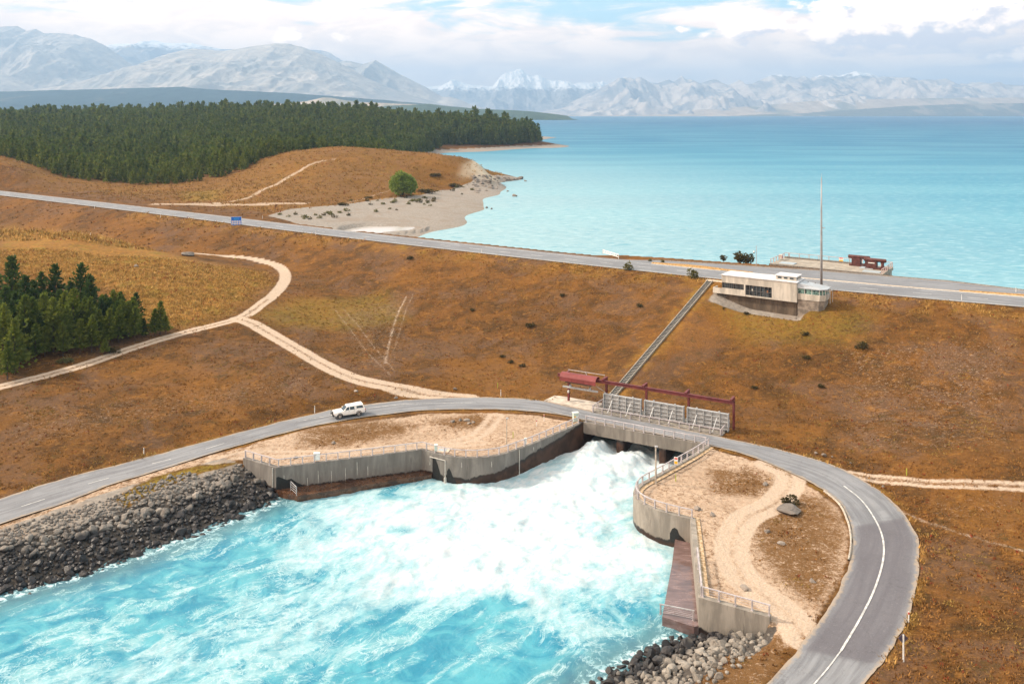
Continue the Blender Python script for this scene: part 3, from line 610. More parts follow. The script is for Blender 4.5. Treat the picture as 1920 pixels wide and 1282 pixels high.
PINEP = mount_mat('pine_and_tussock', (.012, .034, .038), (.022, .050, .050), (.36, .29, .20), patch=.5, ps=.0016, thr=.60, stretch=(1, .5, 3))
PLAIN = mount_mat('dry_plain', (.40, .31, .22), (.56, .45, .34), (.16, .17, .12), patch=.75, ps=.0012, thr=.50, stretch=(1, .35, 1))
ridge('mountain', [(-260,74),(-100,58),(0,50.5),(32,48.7),(50,58.7),(67,54),(82,62.5),(107,63),(132,66),(142,65),(170,74),(195,86),(220,102),(240,117),(262,133),(330,165),(380,190)], 14200, 3600, 2600, 0, TAN, .30, 1.05, sc_=1500, seed=1)
ridge('foothill', [(-260,105),(-100,122),(0,136),(25,145),(70,167),(110,185)], 11500, 2400, 1500, 0, TAN, .2, 1.0, 200, 60, 1200, 2)
ridge('mountain', [(120,130),(195,86),(222,82),(247,82),(260,83),(285,75),(307,81),(325,81),(360,82),(410,91),(440,94),(500,97),(560,95),(600,94),(620,100),(643,115),(700,140),(760,160)], 19000, 4500, 3000, 0, TAN2, .42, 1.0, sc_=1500, seed=5)
ridge('mountain', [(70,182),(125,167),(150,155),(185,145),(220,135),(265,119),(312,102),(350,92),(367,91),(400,94),(422,95.5),(450,92),(455,91),(475,86),(515,82),(540,83),(565,87),(585,95),(612,107),(640,120),(665,132),(687,146),(725,162),(775,180),(825,194),(880,203),(960,212)], 12500, 3600, 2500, 0, TAN, .21, 1.1, sc_=1500, seed=9)
ridge('mountain', [(560,150),(600,130),(640,116),(650,114.5),(681,121),(704,113),(722,124),(750,140),(780,155),(800,164),(830,182),(845,182),(862,187),(880,195),(920,207),(960,214)], 14500, 3200, 2400, 0, TAN, .2, 1.0, 300, 90, 1300, 12)
ridge('snow_mountain', [(700,185),(760,172),(805,163),(830,161.7),(842,154),(853,149),(863,155),(892,160),(924,162),(934,150.6),(951,143),(963,134),(970,130),(976,128),(981,130),(985,136),(999,143),(1008,140),(1022,146.5),(1038,152),(1053,153),(1072,159),(1103,154),(1132,161),(1200,172),(1300,190)], 24000, 5200, 3500, 0, ALP, .6, 1.05, 600, sc_=1500, seed=17, jag=.09)
ridge('mountain', [(990,214),(1060,198),(1100,178),(1120,168),(1140,160),(1159,149.6),(1174,145),(1182,152),(1194,149.6),(1211,154),(1232,156),(1255,149),(1263,152),(1278.5,142),(1290,149.6),(1313,156),(1323,153),(1342,149),(1361,158),(1369,159),(1387,151),(1396,157),(1411,158),(1432,148.5),(1445,142),(1459,142),(1480,143),(1494,147.5),(1508,143),(1519,147.5),(1536,141),(1557,142),(1576,144),(1603,133),(1620,136),(1645,143),(1666,143),(1682,145),(1697,145.5),(1712,146.5),(1728,152.7),(1741,148.5),(1772,148.5),(1791,156),(1812,161),(1822,155),(1847,156),(1862,159),(1878,159),(1897,159),(1920,160),(2050,158),(2250,170)], 20000, 4300, 3000, 0, TAN2, .5, 1.25, 700, 120, 1100, 23, .7, .10)
ridge('plain', [(1050,217),(1180,214.5),(1310,206),(1400,200),(1520,190),(1700,185),(1920,183),(2250,182)], 16600, 1500, 2200, 0, PLAIN, .08, 1.0, 400, 60, 2500, 31, .1)
ridge('shore_hill', [(1380,216.5),(1500,213),(1600,206),(1700,199),(1800,195.5),(1920,193.5),(2250,190)], 15350, 420, 900, 0, mount_mat('shore_scrub', (.09, .10, .06), (.16, .15, .10), (.38, .31, .22), patch=.8, ps=.002, thr=.53, stretch=(1, .4, 2)), .1, .8, 400, 40, 1800, 37, .1)
ridge('wooded_hill', [(-260,174),(-100,173),(0,172),(82,170),(150,168.5),(212,167),(260,165),(312,164),(345,163),(360,166),(450,170),(560,176),(640,182),(720,188),(800,195),(880,203)], 8600, 1800, 1500, 0, PINEP, .10, .85, 500, 70, 700, 41, .2)
ridge('mound', [(480,196),(540,194.5),(575,190),(605,183),(615,183),(640,187),(680,192),(780,196),(880,206)], 7600, 900, 700, 0, PLAIN, .10, 1.0, 200, 40, 500, 44, .2)
ridge('wooded_point', [(640,206),(690,202),(740,198),(780,196.5),(805,195),(840,200),(905,205),(960,207),(1000,209.5),(1030,213),(1050,215.5),(1064,217.5),(1068,222)], 6300, 520, 900, 2, PINEY, .12, .55, 500, 50, 160, 47, .25)
# ------------------------------------------------------------------ roads
def asphalt(name, base, dark, lanes=True):
    m, nt, b = newmat(name); P = wpos(nt); A = nd(nt, 'ShaderNodeSeparateColor', {'Color': attr(nt, 'st').outputs['Color']}).outputs
    q = nd(nt, 'ShaderNodeCombineXYZ', {0: mth(nt, 'MULTIPLY', A[0], .10), 1: mth(nt, 'MULTIPLY', A[1], 1.4), 2: 0.0}).outputs[0]
    st = noise(nt, q, 1.0, 6, .6, .3); big = noise(nt, P, .13, 5, .6, .5); fine = noise(nt, P, 6, 4, .75); mid = noise(nt, P, 1.1, 6, .7)
    c = mixc(nt, mrange(nt, st, .32, .66), dark, base)
    c = mixc(nt, mth(nt, 'MULTIPLY', mrange(nt, big, .48, .58), .45), c, dark)
    c = mixc(nt, mth(nt, 'MULTIPLY', A[2], .75), c, tuple(x*.60 for x in (dark[0]*1.12, dark[1], dark[2]*1.05)))
    c = mixc(nt, mth(nt, 'MULTIPLY', mrange(nt, fine, .55, .75), .35), c, tuple(min(1, x*1.5) for x in base))
    c = mixc(nt, mth(nt, 'MULTIPLY', mrange(nt, mid, .42, .30), .3), c, tuple(x*.5 for x in dark))
    ed = attr(nt, 'ed').outputs['Fac']; grit = mrange(nt, mth(nt, 'ADD', ed, mth(nt, 'MULTIPLY_ADD', mid, 1.6, -.8)), .55, .05); c = mixc(nt, mth(nt, 'MULTIPLY', grit, .75), c, (.36, .28, .20))
    crack = mrange(nt, mth(nt, 'ABSOLUTE', mth(nt, 'SUBTRACT', noise(nt, P, .28, 6, .6, .8), .5)), .006, .0)
    c = mixc(nt, mth(nt, 'MULTIPLY', crack, .35), c, (.05, .05, .05))
    nt.links.new(c, b.inputs['Base Color']); b.inputs['Roughness'].default_value = .85; b.inputs['Specular IOR Level'].default_value = .3
    bump(nt, b, fine, .3, .02); return m
ASPH = asphalt('chip_seal', (.235, .242, .258), (.150, .154, .168))
def strip(name, Ls, z, mat, parent=None, attrs=None, ed=None):
    """Ls: list of long lines (same length); quads between"""
    n = len(Ls[0]); k = len(Ls); V = np.array([[p[0], p[1], p[2]+z] for i in range(n) for p in (L[i] for L in Ls)])
    idx = np.arange(n*k).reshape(n, k); Fq = np.stack([idx[:-1, :-1], idx[1:, :-1], idx[1:, 1:], idx[:-1, 1:]], -1).reshape(-1, 4)
    me = np_mesh(name, V, Fq, mat, True)
    nz = me.polygons[0].normal.z
    if nz < 0: me.flip_normals()
    if attrs is not None: vattr(me, 'st', attrs); vattr(me, 'ed', ed)
    return mobj(name, me, parent)
def resample(L, step):
    L = np.asarray(L, float); d = np.concatenate([[0], np.cumsum(np.linalg.norm(np.diff(L[:, :2], axis=0), axis=1))]); t = np.arange(0, d[-1], step)
    return np.stack([np.interp(t, d, L[:, i]) for i in range(L.shape[1])], 1), t
def normals(L):
    g = np.gradient(L[:, :2], axis=0); g /= np.linalg.norm(g, axis=1)[:, None]; return np.stack([-g[:, 1], g[:, 0]], 1)
# crest highway
CR, CRT = resample(NE, 2.5); kk = (CR[:, 0] > -420) & (CR[:, 0] < 140); CR, CRT = CR[kk], CRT[kk]; CN = normals(CR)
def crest(t, lo=-1e9, hi=1e9, z=0.0):
    k = (CR[:, 0] >= lo) & (CR[:, 0] <= hi); tt_ = t(CR[k, 0]) if callable(t) else np.full(k.sum(), t)
    return np.column_stack([CR[k, :2]+CN[k]*tt_[:, None], np.full(k.sum(), CREST+z)])
ks = np.linspace(0, 1, 6); T0 = lambda f: (lambda x: f*T_PAV(x))
lines_ = [crest(T0(f)) for f in ks]
at_ = np.concatenate([np.stack([CRT, f*T_PAV(CR[:, 0]), np.zeros(len(CR))], 1)[:, None] for f in ks], 1).reshape(-1, 3)
ed_ = np.concatenate([(min(f, 1-f)*T_PAV(CR[:, 0]))[:, None] for f in ks], 1).ravel(); o = strip('highway', lines_, .02, ASPH, None, at_, ed_); tag(o, kind='structure')
PAINT = simple('road_paint', (.56, .56, .55), .6, var=.35, scale=1.5)
PALE = simple('pale_kerb_gravel', (.62, .50, .38), .9, var=.3, scale=2.0)
def paint(name, La, Lb, mat=PAINT, dz=.03): return tag(strip(name, [La, Lb], dz, mat), kind='structure')
paint('edge_line', crest(.75), crest(.97)); paint('edge_line', crest(9.5), crest(9.72))
mb = MB(); a = 0
CR2, CT2 = resample(CR, .5); CN2 = normals(CR2)
phase = 0
for s0 in np.arange(4, CT2[-1]-4, 10.0):
    i0, i1 = np.searchsorted(CT2, s0), np.searchsorted(CT2, s0+3.2)
    for i in (i0,):
        q = [CR2[i0, :2]+CN2[i0]*5.05, CR2[i0, :2]+CN2[i0]*5.25, CR2[i1, :2]+CN2[i1]*5.25, CR2[i1, :2]+CN2[i1]*5.05]
        mb.add([np.array([p[0], p[1], CREST+.031]) for p in q], [(0, 3, 2, 1)])
tag(mb.build('centre_line', PAINT), kind='structure')
paint('kerb_strip', crest(10.5, 43, 125), crest(11.3, 43, 125), PALE)
paint('kerb_strip', crest(10.4, 27, 44), crest(10.9, 27, 44), PALE)
kerbm = simple('kerb_concrete', (.20, .175, .15), .9, var=.4, scale=3)
La = crest(T_PAV, 24, 118); Lb = crest(lambda x: T_PAV(x)+.35, 24, 118)
tag(strip('kerb', [La-[0, 0, .1], La+[0, 0, .16], Lb+[0, 0, .16], Lb-[0, 0, .3]], 0, kerbm), kind='structure')
# straw islands between highway and slip road
straw = simple('straw_verge', (.42, .24, .08), .95, var=.55, scale=2.5, bmp=.6)
for lo, hi, tm in ((27, 50, 3.2), (84, 125, 2.6)):
    w_ = lambda x: 10.9+.4+tm*np.clip(np.minimum((x-lo)/6, (hi-x)/12), 0, 1) if lo < 50 else 11.3+.2+tm*np.clip((x-lo)/16, 0, 1)
    A_ = crest(10.9 if lo < 50 else 11.3, lo, hi); B_ = crest(w_, lo, hi); M_ = (A_+B_)/2+[0, 0, .22]
    tag(strip('verge', [A_-[0, 0, .02], M_, B_-[0, 0, .02]], .03, straw), kind='structure')
# loop road
ks = np.linspace(0, 1, 8); LL_ = [RO*(1-f)+RI*f for f in ks]; accr = np.concatenate([[0], np.cumsum(np.linalg.norm(np.diff(ROADC[:, :2], axis=0), axis=1))])
wv_ = np.linalg.norm(RO[:, :2]-RI[:, :2], axis=1)
ix = np.linspace(0, len(ROAD_PX)-1, len(RO)); newseal = sstep(ix, 24.35, 24.5)*(1-sstep(ix, 30.2, 30.4))
at_ = np.concatenate([np.stack([accr, f*wv_, newseal*(1 if .06 < f < .86 else 0)], 1)[:, None] for f in ks], 1).reshape(-1, 3)
ed_ = np.concatenate([(min(f, 1-f)*wv_)[:, None] for f in ks], 1).ravel(); jn = (fbm(accr/2.2, accr*0, 4)-.5)*.5; dirn = (RO-RI)/wv_[:, None]; LL_[0] = LL_[0]+dirn*jn[:, None]; LL_[-1] = LL_[-1]-dirn*((fbm(accr/2.2+50, accr*0, 4)-.5)*.45*(~onb((RO+RI)/2)))[:, None]
tag(strip('loop_road', LL_, .05, ASPH, None, at_, ed_), kind='structure')
def roadz(L):
    L = np.asarray(L); _, a = seg_dist(L[:, 0], L[:, 1], ROADC); L = L.copy(); L[:, 2] = np.interp(a, accr, ROADC[:, 2]); return L
def rline(uv, w, dz=.082):
    L = roadz(smooth_line(drape(uv, False), 1.0)); n = normals(L); h = np.column_stack([n*w/2, np.zeros(len(L))]); return paint('lane_line', L+h, L-h, PAINT, dz)
rline([(1582,912),(1614,938),(1640,974),(1655,1010),(1656,1050),(1640,1105),(1612,1162),(1577,1221)], .20)
rline([(1577,1221),(1552,1254),(1520,1290),(1480,1330)], .13)
rline([(40,951),(84,937)], .16); rline([(165,909),(205,898)], .16); rline([(285,871),(320,862)], .14); rline([(385,843),(420,832)], .12)
rline([(560,790),(624,779)], .12); rline([(690,765),(760,759),(840,757),(893,756)], .12)
# kerb on the inside of the bend
k0, k1 = 22*9+2, 27*9
Lk = RI[k0:k1]; nk = normals(Lk); off = np.column_stack([nk*.22, np.zeros(len(Lk))])
sgn = 1 if np.dot(nk[10], (ROADC[k0+10]-Lk[10])[:2]) < 0 else -1
Lo = Lk+off*sgn
tag(strip('kerb', [Lk, Lk+[0, 0, .14], Lo+[0, 0, .14], Lo-[0, 0, .15]], .03, simple('pale_kerb', (.42, .37, .31), .9, var=.4, scale=3)), kind='structure')
# concrete apron beside the gates
apron = [W(1020,751), W(1042,741), W(1137,757.5), W(1114,771)]
mb = MB(); mb.prism(apron[::-1], -.3, .07); tag(mb.build('concrete_apron', simple('apron_concrete', (.50, .43, .36), .9, var=.3, scale=.9)), kind='structure')
# shallow pool on the beach
mb = MB(); _pc = POOLP.mean(0); mb.add([np.array([*(q[:2]+(q-_pc)[:2]*.10), PZ]) for q in POOLP], [tuple(range(len(POOLP)))])
m, nt, b = newmat('still_pool'); b.inputs['Base Color'].default_value = (.44, .42, .40, 1); b.inputs['Roughness'].default_value = .12
o = tag(mb.build('beach_pool', m), kind='structure')
# ------------------------------------------------------------------ concrete
def concrete(name, base, wet, x0, x1, z0, z1, streak=.7, land=None):
    """cast concrete: run-down streaks, lichen, black tide mark; wet line height goes z0 -> z1 along x0 -> x1"""
    m, nt, b = newmat(name); P = wpos(nt); S = nd(nt, 'ShaderNodeSeparateXYZ', {'Vector': P}).outputs
    vs = noise(nt, scalev(nt, P, (1, 1, .16)), .7, 7, .68, .6); vs2 = noise(nt, scalev(nt, P, (1, 1, .09)), 2.6, 6, .7, .4); big = noise(nt, P, .45, 5, .6); fine = noise(nt, P, 5, 4, .7)
    c = mixc(nt, mrange(nt, vs, .36, .66), tuple(x*.62 for x in base), base); c = mixc(nt, mth(nt, 'MULTIPLY', mrange(nt, big, .5, .62), .4), c, tuple(x*.6 for x in base))
    c = mixc(nt, mth(nt, 'MULTIPLY', mrange(nt, vs2, .60, .72), streak), c, tuple(x*.32 for x in base))
    c = mixc(nt, mth(nt, 'MULTIPLY', mrange(nt, vs2, .36, .28), .5), c, tuple(min(1, x*1.7) for x in base))
    wl = mrange(nt, S[0], x0, x1, z0, z1, False) if x0 != x1 else z0
    d = mth(nt, 'SUBTRACT', S[2], mth(nt, 'ADD', wl, mth(nt, 'MULTIPLY_ADD', vs, 1.5, -.75)))
    f = mrange(nt, d, .12, -.10)
    wetc = mixc(nt, mrange(nt, d, -.05, -.9), (.022, .019, .018), wet); wetc = mixc(nt, mrange(nt, big, .40, .62), wetc, tuple(x*.45 for x in wet))
    c = mixc(nt, f, c, wetc); nt.links.new(c, b.inputs['Base Color']); nt.links.new(mrange(nt, f, 0, 1, .9, .38), b.inputs['Roughness']); b.inputs['Specular IOR Level'].default_value = .3
    bump(nt, b, mth(nt, 'ADD', fine, vs), .4, .04); return m
WETB = (.075, .036, .022)
C_L = concrete('left_wall_concrete', (.235, .215, .195), WETB, -6.0, 11.5, -2.75, .15)
C_R = concrete('right_wall_concrete', (.32, .285, .245), WETB, 0, 0, -3.0, -3.0)
C_B = concrete('bridge_concrete', (.25, .22, .19), WETB, 0, 0, -1.75, -1.75, .9)
C_TOP = simple('coping_concrete', (.36, .30, .25), .9, var=.4, scale=2.0)
def offset_line(L, w):
    L = np.asarray(L)[:, :2]; out = []
    for i in range(len(L)):
        d0 = L[i]-L[max(i-1, 0)] if i > 0 else L[1]-L[0]; d1 = L[min(i+1, len(L)-1)]-L[i] if i < len(L)-1 else d0
        d0 = d0/np.linalg.norm(d0); d1 = d1/np.linalg.norm(d1); n0 = np.array([-d0[1], d0[0]]); n1 = np.array([-d1[1], d1[0]]); b_ = n0+n1; b_ /= np.linalg.norm(b_)
        out.append(L[i]+b_*w/max(.5, np.dot(b_, n0)))
    return np.array(out)
def wall_sweep(L, w, zt, zb, zl):
    O = offset_line(L, w); mb = MB(); n = len(L)
    vs = []; 
    for i in range(n): vs += [np.array([L[i][0], L[i][1], zb]), np.array([L[i][0], L[i][1], zt]), np.array([O[i][0], O[i][1], zt]), np.array([O[i][0], O[i][1], zl])]
    fs = [(i*4+j, (i+1)*4+j, (i+1)*4+j+1, i*4+j+1) for i in range(n-1) for j in range(3)] + [(3, 2, 1, 0), tuple((n-1)*4+j for j in range(4))]
    return mb.add(vs, fs), O
LWL = list(WALL_L[:6]) + [q for q in smooth_line(WALL_L[5:], .7)[1:]]
LWR = [q for q in smooth_line(WALL_R[:15], .6)] + [WALL_R[15], WALL_R[16], WALL_R[17]]
wl = empty('retaining_wall', WALL_L[4]); tag(wl, 'long curved concrete wing wall left of the white water, stained dark along its foot', 'wall')
mb, OL = wall_sweep(LWL, .62, .14, -7, -1.4); mb.build('wall_body', C_L, wl)
ws_ = np.array(LWL); 
wr = empty('retaining_wall', WALL_R[10]); tag(wr, 'rounded concrete wing wall around the sandy right-hand platform, with a pale stained face', 'wall')
mb, OR_ = wall_sweep(LWR, .62, .14, -7, -1.4); mb.build('wall_body', C_R, wr)
grav = simple('edge_gravel', (.52, .38, .25), .95, var=.5, scale=2.5, c2=(.30, .19, .09))
for L_, par in ((LWL, wl), (LWR, wr)):
    o1, o2 = offset_line(L_, .6), offset_line(L_, 1.15); mb = MB(); n_ = len(L_)
    mb.add([np.array([q[0], q[1], .02]) for q in o1]+[np.array([q[0], q[1], -.03]) for q in o2], [(i, i+1, n_+i+1, n_+i) for i in range(n_-1)]); mb.build('gravel_edge', grav, par)
# stepped footings
WETL, nt, b = newmat('wet_ledge'); P = wpos(nt); n_ = noise(nt, scalev(nt, P, (1, 1, 1)), .9, 5, .6)
nt.links.new(mixc(nt, mrange(nt, n_, .35, .65), (.050, .023, .013), (.115, .055, .028)), b.inputs['Base Color']); nt.links.new(mrange(nt, n_, .4, .65, .10, .45), b.inputs['Roughness'])
WETR, nt, b = newmat('wet_apron'); P = wpos(nt); n_ = noise(nt, scalev(nt, P, (.4, 1, 1)), 1.1, 5, .6, .8)
nt.links.new(mixc(nt, mrange(nt, n_, .35, .65), (.12, .075, .068), (.20, .135, .13)), b.inputs['Base Color']); nt.links.new(mrange(nt, n_, .4, .65, .08, .30), b.inputs['Roughness']); b.inputs['Specular IOR Level'].default_value = .6
Pl = [W(521,920,-2.9), W(557.7,930,-2.9), W(690,908,-2.9), W(809,889.6,-2.9), np.array(WALL_L[5])+[.3, 1, 0], np.array(WALL_L[4])+[0, .4, 0], np.array(WALL_L[1])+[-.2, .3, 0]]
mb = MB(); mb.prism(Pl, -7, -2.9); mb.build('footing_ledge', WETL, wl)
Pr = [W(1266,1008,-2.75), W(1260,1057,-2.75), W(1241.6,1155.5,-2.75), W(1301.4,1174.5,-2.75), np.array(WALL_R[16])+[.4, .1, 0], np.array(WALL_R[14])+[.4, .2, 0], np.array(WALL_R[13])+[.2, .4, 0]]
mb = MB(); mb.prism(Pr, -7, -2.75); mb.build('footing_ledge', WETR, wr)
# vertical drain pipes and lime runs on the left wall
GALV = simple('galvanised_steel', (.46, .45, .46), .55, .25, var=.25, scale=3)
PIPEM = simple('pale_pipe', (.50, .48, .44), .6, 0, var=.3, scale=4)
def wface(u, off=.06, z=0.0):
    L = np.array(LWL); k = np.argmin(np.abs(L[:, 0]/L[:, 1]-(u-U0)/F)); k = min(max(k, 1), len(L)-2); d = (L[k+1]-L[k-1])[:2]; d /= np.linalg.norm(d)
    # refine on the segment crossing this bearing
    r = (u-U0)/F
    for i in range(len(L)-1):
        a0 = L[i][0]-r*L[i][1]; a1 = L[i+1][0]-r*L[i+1][1]
        if a0*a1 <= 0:
            f = a0/(a0-a1+1e-12); q = L[i]*(1-f)+L[i+1]*f; d = (L[i+1]-L[i])[:2]; d /= np.linalg.norm(d); break
    else: q = L[k]
    return np.array([q[0]+d[1]*off, q[1]-d[0]*off, z])
for u, zt, zb, pts in ((512, .05, -3.3, None), (973, .1, -3.9, None)):
    MB().tube([wface(u, .09, zt), wface(u, .09, zb)], .07, 8).build('drain_pipe', PIPEM, wl)
q1, q2 = wface(807.2, .12), wface(835.5, .12)
MB().tube([q1+[0, 0, -1.6], q1+[0, 0, -.45], q2+[0, 0, -.5], q2+[0, 0, -3.0]], .08, 8).tube([q2+[0, 0, -2.9], q2+[0, 0, -4.2]], .20, 10).build('drain_pipe', PIPEM, wl)
lime = simple('lime_run', (.62, .58, .52), .9, var=.3, scale=6)
for u, a_, h_ in ((576, -1.7, 1.5), (596, -.9, 1.9), (621, -1.2, 1.7), (647, -1.0, 1.9), (669, -.4, 1.9), (689, -1.2, 1.5), (865, -.5, .8), (921, -.5, .9), (532, -1.0, 1.3), (1000,-.3,.6)):
    p = wface(u, .012, 0); w_ = wface(u+.9, .012, 0)-p
    mb = MB(); mb.add([p+[0, 0, a_], p+w_*.8+[0, 0, a_-.1], p+w_*1.3+[0, 0, a_-h_*.5], p+w_*1.1+[0, 0, a_-h_], p+w_*.7+[0, 0, a_-h_], p+w_*.4+[0, 0, a_-h_*.6]], [tuple(range(6))]); mb.build('lime_stain', lime, wl)
damp = simple('damp_stain', (.016, .014, .013), .5, var=.4, scale=5)
def wfaceR(u, off=.012):
    L = np.array(LWR); r = (u-U0)/F
    for i in range(int(len(L)*.35), len(L)-1):
        a0 = L[i][0]-r*L[i][1]; a1 = L[i+1][0]-r*L[i+1][1]
        if a0*a1 <= 0 and i < len(L)-4:
            f = a0/(a0-a1+1e-12); q = L[i]*(1-f)+L[i+1]*f; d = (L[i+1]-L[i])[:2]; d /= np.linalg.norm(d); return np.array([q[0]+d[1]*off, q[1]-d[0]*off, 0.])
    return None
def stain(par, wf, us, top, bot):
    P_ = [wf(u) for u in us]
    if any(p is None for p in P_): return
    mb = MB(); n = len(us); mb.add([p+[0, 0, t] for p, t in zip(P_, top)]+[p+[0, 0, b_] for p, b_ in zip(P_, bot)], [(i, i+1, n+i+1, n+i) for i in range(n-1)]); mb.build('damp_stain', damp, par)
stain(wr, wfaceR, [1250, 1256, 1260, 1265, 1270, 1274, 1280, 1286], [-2.4, -2.2, -1.6, -1.35, -1.5, -2.1, -2.35, -2.7], [-3.2]*8)
stain(wl, lambda u: wface(u, .012), [811, 814, 818, 822, 826, 830], [-.25, -.35, -.8, -1.6, -2.6, -3.3], [-3.8]*6)
stain(wl, lambda u: wface(u, .012), [838, 842, 846, 850, 856], [-2.0, -1.5, -2.0, -2.8, -3.4], [-3.8]*5)
stain(wl, lambda u: wface(u, .014), [518, 522, 530, 538, 546, 556, 570], [-1.2, -1.1, -1.4, -1.7, -1.6, -2.2, -2.8], [-3.0]*7)
# ------------------------------------------------------------------ road bridge over the three sluice bays
def e_at(u, n):
    r = (u-U0)/F; o_ = BO+n*BN; return (r*o_[1]-o_[0])/(BE[0]-r*BE[1])
br = empty('road_bridge', B(BLEN/2, 2.4)); tag(br, 'low concrete road bridge spanning the dark sluice openings where the white water bursts out', 'bridge')
mb = MB(); mb.bb((-.1, .36, -.55), (BLEN+.1, 5.0, -.06), BFR); mb.build('deck_slab', C_B, br)
mb = MB(); mb.bb((-.02, -.02, -1.65), (BLEN+.15, .34, .13), BFR); mb.build('edge_beam', C_B, br)
for u in (1163.3, 1243.2):
    e = e_at(u, .5); mb = MB()
    mb.loft([[B(e-.55, .25, z), B(e-.35, .08, z), B(e+.35, .08, z), B(e+.55, .25, z), B(e+.55, 9.3, z), B(e-.55, 9.3, z)] for z in (-7.4, -1.655)]); mb.build('pier', C_B, br)
mb = MB(); mb.bb((-.95, .36, -7.4), (-.12, 9.6, -.07), BFR).bb((BLEN+.16, .36, -7.4), (BLEN+.9, 9.6, -.07), BFR).bb((-.95, 9.62, -7.4), (BLEN+.9, 10.1, -.02), BFR); mb.build('abutment', C_B, br)
mb = MB(); mb.bb((-.9, 5.02, -.6), (BLEN+.9, 9.6, .08), BFR); mb.build('gate_platform', simple('platform_concrete', (.26, .235, .20), .9, var=.45, scale=1.2), br)
slot = simple('slot_shadow_steel', (.05, .05, .05), .8)
# ------------------------------------------------------------------ railings
RAILM = simple('weathered_rail', (.47, .425, .435), .6, .1, var=.22, scale=2)
post_me = MB().box((0, 0, .5), (.065, .10, .5), bev=.012).box((0, 0, .02), (.11, .14, .02)).mesh('rail_post', RAILM)
def railing(path, label, z0=None, step=1.62, h=1.0, cat='railing', group=None, mat=None, wires=3, post=None, ends=True):
    mat = mat or RAILM
    P = [np.asarray(p, float) for p in path]
    root = empty('railing', P[0]); tag(root, label, cat, group)
    L = np.array(P); d = np.concatenate([[0], np.cumsum(np.linalg.norm(np.diff(L, axis=0), axis=1))])
    at = lambda s: np.array([np.interp(s, d, L[:, i]) for i in range(3)])
    n = max(1, round(d[-1]/step)); ss = np.linspace(.12, d[-1]-.12, n+1); pm = post or post_me
    for s in ss:
        q = at(s); t_ = at(min(s+.1, d[-1]))-at(max(s-.1, 0)); o = mobj('post', pm, root, q-P[0], math.atan2(t_[1], t_[0])); o.scale = (1, 1, h)
    keep = [P[0]]
    for i in range(1, len(P)): keep.append(P[i])
    up = lambda z: [p+[0, 0, z] for p in keep]
    mb = MB()
    for i in range(len(keep)-1): mb.bar(keep[i]+[0, 0, h], keep[i+1]+[0, 0, h], .13, .10)
    mb.build('top_rail', mat, root)
    if wires:
        mb = MB()
        for k in range(wires): mb.tube(up(h*(.22+.62*k/max(1, wires-1)*.85)), .016, 5)
        mb.build('lower_rails', mat, root)
    return root
def inset(L, w, z): O = offset_line(L, w); return [np.array([q[0], q[1], z]) for q in O]
iL = inset(LWL, .34, .14); iR = inset(LWR, .34, .14)
railing(iL[:-1], 'long grey railing following the left wing wall above the white water')
railing([B(e, .18, .13) for e in np.linspace(.25, BLEN-.1, 13)], 'grey railing on the downstream edge of the road bridge', wires=3)
railing(iR[:-3], 'grey railing curving around the rounded right-hand wing wall')
railing(iR[-3:-1], 'pale handrail seen edge-on along the wall above the wet ledge', step=2.4)
railing(iR[-2:], 'short grey railing on the lowest wall above the right-hand boulders', step=1.9)
railing([B(-.6, 9.2, .08), B(-.72, 5.2, .08)], 'short railing closing the left end of the gate platform', step=2.0)
railing([B(-.72, 5.12, .08), B(BLEN+.75, 5.12, .08)], 'low grey railing between the road and the raised gates', h=.85, wires=2)
railing([B(BLEN+.8, 5.2, .08), B(BLEN+.85, 9.4, .08)], 'short railing closing the right end of the gate platform', step=2.0)
railing([W(1236.5,1150,-2.75)+[0, 0, 0], W(1302,1163,-2.75)], 'thin galvanised barrier rail across the low end of the wet ledge', step=2.6, wires=4, mat=GALV)
# access ladder on the left footing
lp, lq = W(545,919,-2.9), W(556,929,-2.9); lad = empty('access_ladder', lp); tag(lad, 'pale steel access ladder leaning on the brown footing ledge of the left wall', 'ladder')
mb = MB(); 
for k_ in (0, 1): mb.bar((lp, lq)[k_]+[0, 0, -.1], (lp, lq)[k_]+[0, 0, 1.25], .09, .07)
mb.bar(lp+[0, 0, 1.25], lq+[0, 0, 1.15], .09, .08); mb.build('side_rails', GALV, lad)
for k_ in range(3): MB().bar(lp+[0, 0, .25+.32*k_], lq+[0, 0, .25+.32*k_], .05, .05).build('rung', GALV, lad)
